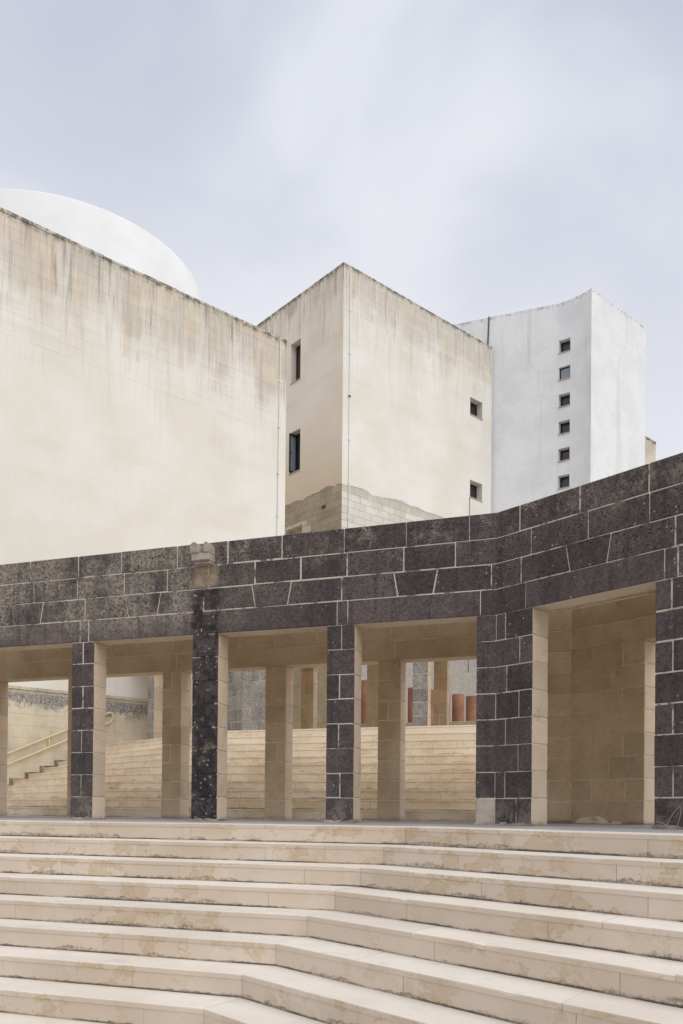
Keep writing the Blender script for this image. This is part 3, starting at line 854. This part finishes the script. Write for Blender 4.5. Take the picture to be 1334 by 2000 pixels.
OL = [(2.53, 3.15, 16.95, 18.52), (2.50, 3.17, 13.38, 15.0)]
OR = [(7.13, 7.93, 16.93, 17.66), (7.16, 7.96, 13.42, 14.16)]
DEP = 0.36
bm = bmesh.new(); wall_grid(bm, FA.p, 0, 8.0, ZB + 0.45, DZT - 0.07, OL, 0.32); fixn(bm)
wl = link('wall', bm, ['wash_dl'], db, label='warmer shaded left wall of the building')
bm = bmesh.new(); wall_grid(bm, FB.p, 0, DL_, ZB + 0.45, DZT - 0.07, OR, DEP); fixn(bm)
wr = link('wall', bm, ['wash_dr'], db, label='sunlit grey-stained right wall of the building')
bm = bmesh.new()
HOLE = [(2.35, 3.4, 10.5, 11.2)]
i5 = 0.012
FAi = Seg(DP + nR * i5 - dR * 0, -dR, nR, 0); FBi = Seg(DP - dR * i5, nR, -dR, 0)
wall_grid(bm, lambda s, n, z: FAi.p(s, n, z), i5, 8.0, 0, ZB + 0.6, HOLE, 0.3)
wall_grid(bm, lambda s, n, z: FBi.p(s, n, z), i5, DL_, 0, ZB + 0.6)
v = [bm.verts.new(FA.p(a, n, DZT - 0.3)) for a, n in ((0.02, 0.02), (8, 0.02), (8, DL_), (0.02, DL_))]; bm.faces.new(v)
wall_grid(bm, lambda s, n, z: FA.p(8.0, s, z), 0, DL_, 0, DZT - .1)
wall_grid(bm, lambda s, n, z: FB.p(DL_, s, z), 0, 8.0, 0, DZT - .1)
fixn(bm)
wb = link('rough_wall', bm, ['joint_w'], db)
# bare blocks below the ragged edge of the render
def bare(seg, s0, s1, mat, bl, skip, zone):
    made = 0; rest = bmesh.new(); ch = 0.266
    r = 0
    z1 = ZB + 0.04 + 2 * ch
    while z1 > 2.0:
        z0 = z1 - ch; s = s0; first = True
        while s < s1 - 0.02:
            e = min(s + (bl * (0.5 if r % 2 else 1) if first else bl * random.uniform(0.9, 1.1)), s1); first = False
            if s1 - e < 0.15: e = s1
            if not skip(s, e, z0, z1):
                j = random.uniform(-0.003, 0.003); g = 0.006
                if zone((s + e) / 2, (z0 + z1) / 2) and made < 150:
                    seg_block('block', seg, s + g, e - g, z0 + g, z1 - g, 0.0015 + j * .3, 0.05, [mat], wb, bev=0.004, jit=0); made += 1
                else:
                    hexa(rest, [seg.p(a_, n_, z_) for z_ in (z0 + g, z1 - g) for a_, n_ in ((s + g, .0015 + j * .3), (e - g, .0015 + j * .3), (e - g, .05), (s + g, .05))])
            s = e
        z1 = z0; r += 1
    fixn(rest); link('block_courses', rest, [mat], wb, kind='stuff')
bare(FA, 0.0, 8.0, 'ash_l', 0.60, lambda s, e, a, b: e > 2.3 and s < 3.45 and b > 10.45 and a < 11.25, lambda s, z: z > 9.9 and s < 4)
bare(FB, 0.0, DL_, 'ash_r', 0.60, lambda s, e, a, b: False, lambda s, z: (z > 10.2 and s < 5.5) or (5.4 < s < 8 and 3.8 < z < 6.4))
# ragged lower edge of the render: thin flakes of coat hanging over the blocks
def ragged(seg, s0, s1, mat, th, am=1.0):
    bm = bmesh.new(); n = int((s1 - s0) / 0.05)
    def edge(s): return ZB + 0.05 + am * (0.20 * mnoise.noise((s * 0.8, 3.1, th)) + 0.10 * mnoise.noise((s * 2.3, 1.7, th)) + 0.05 * mnoise.noise((s * 9, 8.2, th)))
    for i in range(n):
        a = s0 + (s1 - s0) * i / n; b = s0 + (s1 - s0) * (i + 1) / n
        hexa(bm, [seg.p(a, -.0015, edge(a)), seg.p(b, -.0015, edge(b)), seg.p(b, .01, edge(b)), seg.p(a, .01, edge(a)),
                  seg.p(a, -.0015, ZB + 0.5), seg.p(b, -.0015, ZB + 0.5), seg.p(b, .01, ZB + 0.5), seg.p(a, .01, ZB + 0.5)])
    bmesh.ops.remove_doubles(bm, verts=bm.verts, dist=0.0005); fixn(bm)
    link('render_edge', bm, [mat], wb)
ragged(FA, 0.0, 8.0, 'wash_dl', 0.3); ragged(FB, 0.0, DL_, 'wash_dr', 5.3, 0.55)
block_band(wr, FB, 0.0, DL_, DZT - 0.075, 9, 0.268, 0.62, 'wash_dr', 200)
for seg, e0 in ((FA, 8.0), (FB, DL_)):
    cs = 0.0
    while cs < e0:
        e = min(cs + random.uniform(0.85, 1.1), e0)
        if e0 - e < 0.3: e = e0
        seg_block('coping_slab', seg, cs + .003, e - .003, DZT - 0.07, DZT + random.uniform(-0.01, 0.01), -0.012, 0.34, ['wash_dl' if seg is FA else 'wash_dr'], db, bev=0.012, wob=0.005)
        cs = e
bm = bmesh.new(); tube(bm, [FB.p(0.31, -0.02, DZT - 0.1), FB.p(0.33, -0.02, 4)], 0.018, 6)
cdt = link('conduit', bm, ['pvc'], db)
for z in (18.6, 17.0, 15.4, 13.8, 12.2, 10.9):
    bm = bmesh.new()
    hexa(bm, [FB.p(s_, n_, z_) for z_ in (z, z + .06) for s_, n_ in ((.28, -.05), (.355, -.05), (.355, 0), (.28, 0))]); fixn(bm)
    link('clip', bm, ['rod' if z == 15.4 else 'pvc'], cdt)

def window(par, seg, o, depth, sill=True, pane='glass', fw=0.05, label=None):
    a, b, z0, z1 = o
    n0 = depth - 0.05
    bm = bmesh.new()
    for s0, s1, y0, y1 in ((a, a + fw, z0, z1), (b - fw, b, z0, z1), (a + fw, b - fw, z0, z0 + fw), (a + fw, b - fw, z1 - fw, z1)):
        hexa(bm, [seg.p(s_, n_, z_) for z_ in (y0, y1) for s_, n_ in ((s0, n0), (s1, n0), (s1, depth - .004), (s0, depth - .004))])
    fixn(bm)
    w = link('window', bm, ['frame'], par)
    bm = bmesh.new(); m = 0.02
    hexa(bm, [seg.p(s_, n_, z_) for z_ in (z0 + m, z1 - m) for s_, n_ in ((a + m, n0 + .02), (b - m, n0 + .02), (b - m, n0 + .03), (a + m, n0 + .03))]); fixn(bm)
    link('pane', bm, [pane], w)
    if sill:
        bm = bmesh.new()
        hexa(bm, [seg.p(s_, n_, z_) for z_ in (z0 - .03, z0 + .006) for s_, n_ in ((a - .02, -.03), (b + .02, -.03), (b + .02, .004), (a - .02, .004))])
        hexa(bm, [seg.p(s_, n_, z_) for z_ in (z0 + .001, z0 + .012) for s_, n_ in ((a + .003, .005), (b - .003, .005), (b - .003, n0 - .003), (a + .003, n0 - .003))])
        fixn(bm); link('sill', bm, ['sill'], w)
    return w
window(db, FA, OL[0], 0.32)
w = window(db, FA, OL[1], 0.32)
# opened casement of the lower window, hinged on the far jamb and swung out
HNG, OUT = (3.10, 0.27), (3.08, -0.10)
def cas(u, z, t=0.0):
    s_ = HNG[0] + (OUT[0] - HNG[0]) * u; n_ = HNG[1] + (OUT[1] - HNG[1]) * u
    return FA.p(s_ - t, n_, z)
bm = bmesh.new()
for u0, u1, y0, y1 in ((0, .14, 13.42, 14.95), (.86, 1, 13.42, 14.95), (.14, .86, 13.42, 13.49), (.14, .86, 14.88, 14.95)):
    hexa(bm, [cas(u, z, t) for z in (y0, y1) for u, t in ((u0, 0), (u1, 0), (u1, .04), (u0, .04))])
fixn(bm); cm = link('casement', bm, ['frame'], db, label='black casement standing open')
bm = bmesh.new(); hexa(bm, [cas(u, z, t) for z in (13.47, 14.9) for u, t in ((.1, .015), (.9, .015), (.9, .025), (.1, .025))]); fixn(bm)
link('pane', bm, ['glass_p'], cm)
bm = bmesh.new(); tube(bm, [cas(.95, 14.2, .05), cas(.95, 14.2, .09), cas(.8, 14.12, .10)], 0.012, 6); link('handle', bm, ['rod'], cm)
for o_ in OR: window(db, FB, o_, DEP)
bm = bmesh.new()
hexa(bm, [FA.p(s_, n_, z_) for z_ in (11.48, 11.58) for s_, n_ in ((.92, -.03), (1.12, -.03), (1.12, .02), (.92, .02))]); fixn(bm)
link('vent', bm, ['rod'], db)
bm = bmesh.new(); tube(bm, [FB.p(7.14, -.012, 13.40), FB.p(7.13, -.012, 6)], 0.012, 6); link('drip_stain', bm, ['rod'], db)  # dark stain line below the window, modelled as a thin tube

# ------------------------------------------------------------------ white tower with curved face (right)
TZT = 21.72
pts = [V2(4.0, 37.72), V2(8.95, 35.83)]
ang0, ang1 = R_(-24), R_(-56)
end = V2(10.106, 34.714)
cur = V2(8.95, 35.83); L = (end - cur).length
NA = 10
arc = [cur.copy()]
for i in range(NA):
    a = ang0 + (ang1 - ang0) * (i + .5) / NA
    arc.append(arc[-1] + V2(cos(a), sin(a)) * (L * 1.012 / NA))
# close the arc exactly on the tower's corner
fix = end - arc[-1]
arc = [p + fix * (i / NA) for i, p in enumerate(arc)]
poly = [pts[0]] + arc
cum = [0.0]
for a, b in zip(poly, poly[1:]): cum.append(cum[-1] + (b - a).length)
class Curve:
    d = n = None
    def p(s, a, n, z):
        if isinstance(a, tuple): a = a[1]
        a = max(0, min(cum[-1], a))
        for i in range(len(cum) - 1):
            if a <= cum[i + 1] + 1e-9: break
        t = (a - cum[i]) / (cum[i + 1] - cum[i])
        d = (poly[i + 1] - poly[i]).normalized()
        if i > 0 and n: 
            dd = (poly[min(i + 2, len(poly) - 1)] - poly[i - 1]).normalized(); d = (d + dd).normalized()
        q = poly[i].lerp(poly[i + 1], t) + V2(-d.y, d.x) * n
        return Vector((q.x, q.y, z))
CV = Curve()
CV.n = V2(0.4, 0.9)
k = NB('white_tower_paint')
n1 = k.noise(0.8, 4, 0.6); n2 = k.noise(7, 5, 0.7)
x = k.xyz(k.pos)
sv = k.comb(k.math('MULTIPLY', x[0], 2.2), k.math('MULTIPLY', x[1], 2.2), k.math('MULTIPLY', x[2], 0.12))
st = k.noise(1.0, 4, 0.6, vec=sv)
c = k.mix(k.mr(n1, 0.4, 0.65), (0.745, 0.76, 0.785), (0.68, 0.695, 0.72))
c = k.mix(k.mr(n2, 0.46, 0.70, 0, 0.5), c, (0.64, 0.65, 0.66))
c = k.mix(k.math('MULTIPLY', k.mr(st, 0.55, 0.7), k.mr(x[2], 12, 21.5, 0.18, 0.6)), c, (0.55, 0.51, 0.46))
c = k.mix(k.math('MULTIPLY', k.mr(x[2], 21.5, 21.7), k.mr(n2, 0.45, 0.6, 0, 0.6)), c, (0.25, 0.24, 0.22))
k.col(c); k.bump(k.math('ADD', n2, k.math('MULTIPLY', k.noise(30, 4), 0.5)), 0.35, 0.03); MT['white'] = k.m
tb = thing('white_tower', 'white rendered tower with curved face and a column of six small windows', 'building', (end.x, end.y, 1.6))
sw0 = cum[-1] - 0.0
# windows sit just after the start of the curve
WS0, WS1 = cum[1] + 0.11, cum[1] + 0.605
OT = [(WS0, WS1, 19.58 - 1.152 * i, 20.12 - 1.152 * i) for i in range(8)]
ssub = [c_ for c_ in cum]
bm = bmesh.new()
V = {}
def wall_curve(bm, opens, z0, z1, depth):
    ss = sorted(set([0.0] + cum[1:] + [v for o in opens for v in o[:2]]))
    zs = sorted(set([z0, z1] + [v for o in opens for v in o[2:4]]))
    def vt(s, n, z): return bm.verts.new(CV.p(s, n, z))
    ins = lambda s, z: any(o[0] < s < o[1] and o[2] < z < o[3] for o in opens)
    for a, b in zip(ss, ss[1:]):
        for c_, d_ in zip(zs, zs[1:]):
            if not ins((a + b) / 2, (c_ + d_) / 2): bm.faces.new((vt(a, 0, c_), vt(b, 0, c_), vt(b, 0, d_), vt(a, 0, d_)))
    for a, b, c_, d_ in opens:
        A, B = CV.p(a, 0, 0), CV.p(b, 0, 0)
        dd = (B - A).normalized(); nn_ = Vector((-dd.y, dd.x, 0)) * depth
        f = lambda s, n, z: bm.verts.new((CV.p(s, 0, 0) + (nn_ if n else Vector((0, 0, 0)))) + Vector((0, 0, z)))
        sub = [v for v in ss if a <= v <= b]
        for p, q in zip(sub, sub[1:]):
            bm.faces.new((f(p, 0, c_), f(p, 1, c_), f(q, 1, c_), f(q, 0, c_)))
            bm.faces.new((f(p, 0, d_), f(q, 0, d_), f(q, 1, d_), f(p, 1, d_)))
            bm.faces.new((f(p, 1, c_), f(p, 1, d_), f(q, 1, d_), f(q, 1, c_)))
        bm.faces.new((f(a, 0, c_), f(a, 0, d_), f(a, 1, d_), f(a, 1, c_)))
        bm.faces.new((f(b, 0, c_), f(b, 1, c_), f(b, 1, d_), f(b, 0, d_)))
wall_curve(bm, OT, 0, TZT, 0.30)
TS = 4.3
e2 = end + nR * TS
bk = [e2, e2 - dR * 6.0, pts[0] + V2(2, 6), pts[0]]
chain = [end] + bk
for a, b in zip(chain, chain[1:]):
    v = [bm.verts.new((p.x, p.y, z)) for p, z in ((a, 0), (b, 0), (b, TZT), (a, TZT))]; bm.faces.new(v)
v = [bm.verts.new((p.x, p.y, TZT - 0.02)) for p in poly + bk[:-1]]; bm.faces.new(v)
bmesh.ops.remove_doubles(bm, verts=bm.verts, dist=0.002); fixn(bm)
tw = link('wall', bm, ['white'], tb)
for o_ in OT:
    A, B = CV.p(o_[0], 0, 0), CV.p(o_[1], 0, 0)
    d2 = q2((B - A).normalized())
    sg = Seg(q2(A), d2, V2(-d2.y, d2.x), 0)
    i = OT.index(o_)
    dpt = 0.16 if i == 1 else 0.30
    window(tb, sg, (0, (B - A).length, o_[2], o_[3]), dpt if i == 1 else 0.30, pane='glass_p' if i == 1 else 'glass', fw=0.045)
bm = bmesh.new()
tube(bm, [CV.p(2.42, -0.03, TZT + 0.02), CV.p(2.36, -0.03, 20.0)], 0.03, 6)
link('lightning_rod', bm, ['rod'], tb)
bm = bmesh.new(); tube(bm, [CV.p(cum[-1] - .32, -0.003, 21.3), CV.p(cum[-1] - .32, -0.003, 12)], 0.008, 6); link('cable', bm, ['pvc'], tb)

# small block behind the tower
sb = Seg(V2(16.42, 45.0), nR, -dR, 0)
MT['wash_s'] = mat_wash('limewash_far', nR, 19.95, (0.68, 0.62, 0.52), (0.50, 0.44, 0.34), (0.40, 0.37, 0.32), tan_h=0.7, streak_h=2.5)
bm = bmesh.new()
hexa(bm, [sb.p(a, n, z) for z in (0, 19.9) for a, n in ((-5, 0), (.28, 0), (.28, 5), (-5, 5))]); fixn(bm)
hh = thing('stair_head', 'small beige rooftop block peeping out behind the white tower', 'building', tuple(sb.p(-2, 2, 1.6)))
link('wall', bm, ['wash_s'], hh)
bm = bmesh.new(); hexa(bm, [sb.p(a, n, z) for z in (19.9, 19.98) for a, n in ((-5.02, -.02), (.3, -.02), (.3, 5.02), (-5.02, 5.02))]); fixn(bm)
link('coping_slab', bm, ['wash_s'], hh)

# ------------------------------------------------------------------ upper stairs behind the arcade
K1 = V2(-4.375, 13.435)
UPS_R, UPS_L = Seg(K1, -dL, nL, T15), Seg(K1, -dR, nR, T15)
NUP = 11
up = thing('upper_stairs', 'warm sunlit stone steps climbing away behind the arcade pillars', 'stairs', (K1.x, K1.y, 0))
SEND = 6.12
for seg, far in ((UPS_R, 9.2), (UPS_L, SEND)):
    bm = bmesh.new()
    for kx in range(NUP):
        nf = kx * TR_B; z0 = kx * RISE - 0.01; zt = (kx + 1) * RISE - 0.01
        lo = seg.mit * nf
        cuts = [0.0] + [j for j in joints(0, far - lo, 2.3, random.uniform(.4, 1.2))] + [far - lo]
        for i in range(len(cuts) - 1):
            seg_block('riser_slab', seg, ('m', cuts[i] + .002), ('m', cuts[i + 1] - .002), z0 + .001, zt - .031, nf + .004, nf + .06, ['riser_b'], up, bev=0.003, jit=0.001)
        cuts = [0.0] + [j for j in joints(0, far - lo, 2.6, random.uniform(.5, 1.5))] + [far - lo]
        last = kx == NUP - 1
        for i in range(len(cuts) - 1):
            seg_block('tread_slab', seg, ('m', cuts[i] + .002), ('m', cuts[i + 1] - .002), zt - .03, zt, nf - .002, nf + TR_B + .012, ['riser_b', 'tread_b'], up, bev=0.004, jit=0.001)
        hexa(bm, [seg.p(a, n, z) for z in (-.3, zt - .028) for a, n in (('C', nf + .02), (far, nf + .02), (far, nf + .37), ('C', nf + .37))])
    fixn(bm); link('bedding', bm, ['mortar_l'], up)

# grime line, built as thin raised strips, following the steps along the side wall
MT['grime_edge'] = mat_mortar('wall_grime', (0.13, 0.105, 0.085), (0.30, 0.245, 0.18), 0.42, 0.62)
for kx in range(NUP - 1):
    zt = (kx + 1) * RISE - 0.01; nf = kx * TR_B
    bm = bmesh.new()
    for n0_, n1_, z0_, z1_ in ((nf + 0.02, nf + TR_B - 0.075, zt + .001, zt + random.uniform(.03, .055)), (nf + TR_B - 0.07, nf + TR_B + 0.001, zt + .001, zt + RISE + random.uniform(.02, .05))):
        hexa(bm, [UPS_L.p(a, n, z) for z in (z0_, z1_) for a, n in ((SEND - .03, n0_), (SEND - .002, n0_), (SEND - .002, n1_), (SEND - .03, n1_))])
    fixn(bm); bmesh.ops.bevel(bm, geom=bm.edges[:], offset=0.008, segments=1, affect='EDGES')
    link('grime_strip', bm, ['grime_edge'], up)

ZU = NUP * RISE - 0.01
nb_ = NUP * TR_B
far_pts = [q2(UPS_L.p(SEND, nb_, 0)), q2(UPS_L.p('C', nb_, 0)), q2(UPS_R.p(14.0, nb_, 0)), V2(22, 40), V2(14, 60), V2(-20, 60), V2(-22, 36), q2(WALL_E.p(-6, 6, 0))]
sheet('upper_terrace', far_pts, ZU - 0.004, 'tread_b', 3.2)

# ------------------------------------------------------------------ upper arcade on the terrace
UC = V2(-2.01, 17.05)
UL, UR = Seg(UC, -dL, nL, T15), Seg(UC, -dR, nR, T15)
ua = thing('upper_arcade', 'grey block arcade on the terrace at the head of the warm rear steps', 'arcade', (UC.x, UC.y, ZU))
for i, a in enumerate((1.89, 3.52, 5.15, 6.78)):
    pillar(ua, UL, a, a + 0.29, ZU, 0, T_F, 'crust_far', 'lime', 1, rag=False, blocks=i < 3)
for i, a in enumerate((1.93, 3.42, 5.05)):
    pillar(ua, UL, a, a + 0.29, ZU, W_B, W_B + T_B, 'lime_shade', 'lime', 1, rag=False, blocks=i < 2)
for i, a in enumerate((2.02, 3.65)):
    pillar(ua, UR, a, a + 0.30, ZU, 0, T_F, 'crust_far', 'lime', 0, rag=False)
    pillar(ua, UR, a + .4, a + 0.70, ZU, W_B, W_B + T_B, 'lime_shade', 'lime', 1, rag=False, blocks=False)
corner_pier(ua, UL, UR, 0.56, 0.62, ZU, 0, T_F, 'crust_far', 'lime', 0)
corner_pier(ua, UL, UR, 0.68, 0.9, ZU, W_B, W_B + T_B, 'lime_shade', 'lime', 0)
rows = [(CH, 'lintel'), (CH, 'key'), (CH, (0.7, 0.5)), (CH, (0.7, 0.3))]
for seg, e in ((UL, 9.0), (UR, 4.98)):
    seg_core('upper_wall', seg, 'C', e, ZU + HS, ZU + HT, 0, T_F, ['crust_far', 'lime'], ua)
    seg_core('inner_wall', seg, 'C', e, ZU + HS, ZU + HS + 2.9 * CH, W_B, W_B + T_B, ['lime_shade', 'lime'], ua)
    seg_core('roof_slab', seg, 'C', e, ZU + HS + 2.35 * CH, ZU + HS + 3.1 * CH, T_F - .01, W_B + .01, ['lime_shade'], ua)
# low bench wall behind the inner row, with painted scribble
bw = thing('bench_wall', 'low pale stone parapet with a painted scribble behind the upper arcade', 'low wall', tuple(UL.p(2, 2.7, ZU)))
for i in range(8):
    a = 0.75 + i * 0.95
    seg_block('coping_slab', UL, a + .003, a + .947, ZU + .34, ZU + .43, W_B + .40, W_B + .78, ['tread_b'], bw, bev=0.008)
seg_core('wall', UL, 0.75, 8.35, ZU, ZU + .341, W_B + .43, W_B + .75, ['tread_b'], bw)
bm = bmesh.new()
x0 = 0.95
for ch_ in ([(0, 0), (.05, .12)], [(.05, .12), (.10, 0)], [(.14, .12), (.14, 0), (.21, .02)], [(.25, .12), (.31, .10), (.25, .05), (.32, 0)], [(.36, .1), (.42, .1), (.39, .1), (.39, 0)]):
    tube(bm, [UL.p(x0 + a, W_B + .428, ZU + .10 + z) for a, z in ch_], 0.006, 5)
link('painted_scribble', bm, ['ink'], bw)

# ------------------------------------------------------------------ row of terracotta pipes
TP = V2(3.39, 24.8)
ordi = ('nearest', 'second', 'third', 'fourth', 'fifth', 'sixth', 'seventh', 'eighth')
proto = None
for i in range(9):
    q = 0.615 - 0.615 * i
    c_ = TP + nR * q
    if proto is None:
        bm = bmesh.new(); N = 32; r = 0.18
        prof = [(r, 0), (r, 1.90), (r - .008, 1.912), (r - .03, 1.912), (r - .035, 1.7), (0.02, 1.69)]
        rings = [[bm.verts.new((c_.x + a * cos(2 * math.pi * j / N), c_.y + a * sin(2 * math.pi * j / N), ZU + z)) for j in range(N)] for a, z in prof]
        for a, b in zip(rings, rings[1:]):
            for j in range(N): bm.faces.new((a[j], a[(j + 1) % N], b[(j + 1) % N], b[j]))
        fixn(bm); o = link('terracotta_pipe', bm, ['terra'], smooth=True)
        for p in o.data.polygons: p.use_smooth = abs(p.normal.z) < 0.4
        proto = o; z_ = o.location.z
    else:
        o = proto.copy(); COL.objects.link(o); o.location = (c_.x, c_.y, z_)
    o['category'] = 'terracotta pipe'; o['group'] = 'upright terracotta pipes in a row on the terrace'
    where = {0: 'upright terracotta pipe beside the dark corner pier, rightmost of the row',
             1: 'upright terracotta pipe fully in view, second from the dark corner pier',
             2: 'upright terracotta pipe hidden behind the brown inner pillar, third from the right',
             3: 'upright terracotta pipe showing a sliver between a grey pillar and a brown pillar',
             4: 'upright terracotta pipe showing its left half beside the grey pillar',
             }.get(i)
    if i == 8: where = 'tall slim terracotta pipe beside the dark front pillar, leftmost of the row'
    o['label'] = where or {5: 'upright terracotta pipe just left of the grey pillar, behind the inner pillar', 6: 'upright terracotta pipe behind the brown inner pillar left of the grey one', 7: 'upright terracotta pipe second from the leftmost of the row'}.get(i)

# ------------------------------------------------------------------ handrail on the plinth wall
hr = thing('handrail', 'cream painted double handrail with looped end on the wall beside the rear steps', 'handrail', tuple(WALL_E.p(0.8, -.14, 1.0)))
NW = -0.15
zr = lambda s_: 1.385 + 0.462 * s_
bm = bmesh.new()
loop = []
sE = 2.26
for i in range(9):
    a = math.pi / 2 - math.pi * i / 8
    loop.append(WALL_E.p(sE + .10 * cos(a), NW, zr(sE) - .12 + .12 * sin(a) + .04 * cos(a)))
tube(bm, [WALL_E.p(-2.4, NW, zr(-2.4)), WALL_E.p(sE - .1, NW, zr(sE - .1))] + loop + [WALL_E.p(sE - .1, NW, zr(sE - .1) - .24), WALL_E.p(-2.4, NW, zr(-2.4) - .24)], 0.022, 8)
link('rail', bm, ['cream'], hr, smooth=True)
for s_ in (-1.4, 0.80, 2.0):
    bm = bmesh.new()
    tube(bm, [WALL_E.p(s_, NW, zr(s_)), WALL_E.p(s_, NW, zr(s_) - .24)], 0.018, 8)
    tube(bm, [WALL_E.p(s_, NW, zr(s_) - .12), WALL_E.p(s_, -.07, zr(s_) - .12)], 0.014, 8)
    link('bracket', bm, ['cream'], hr)
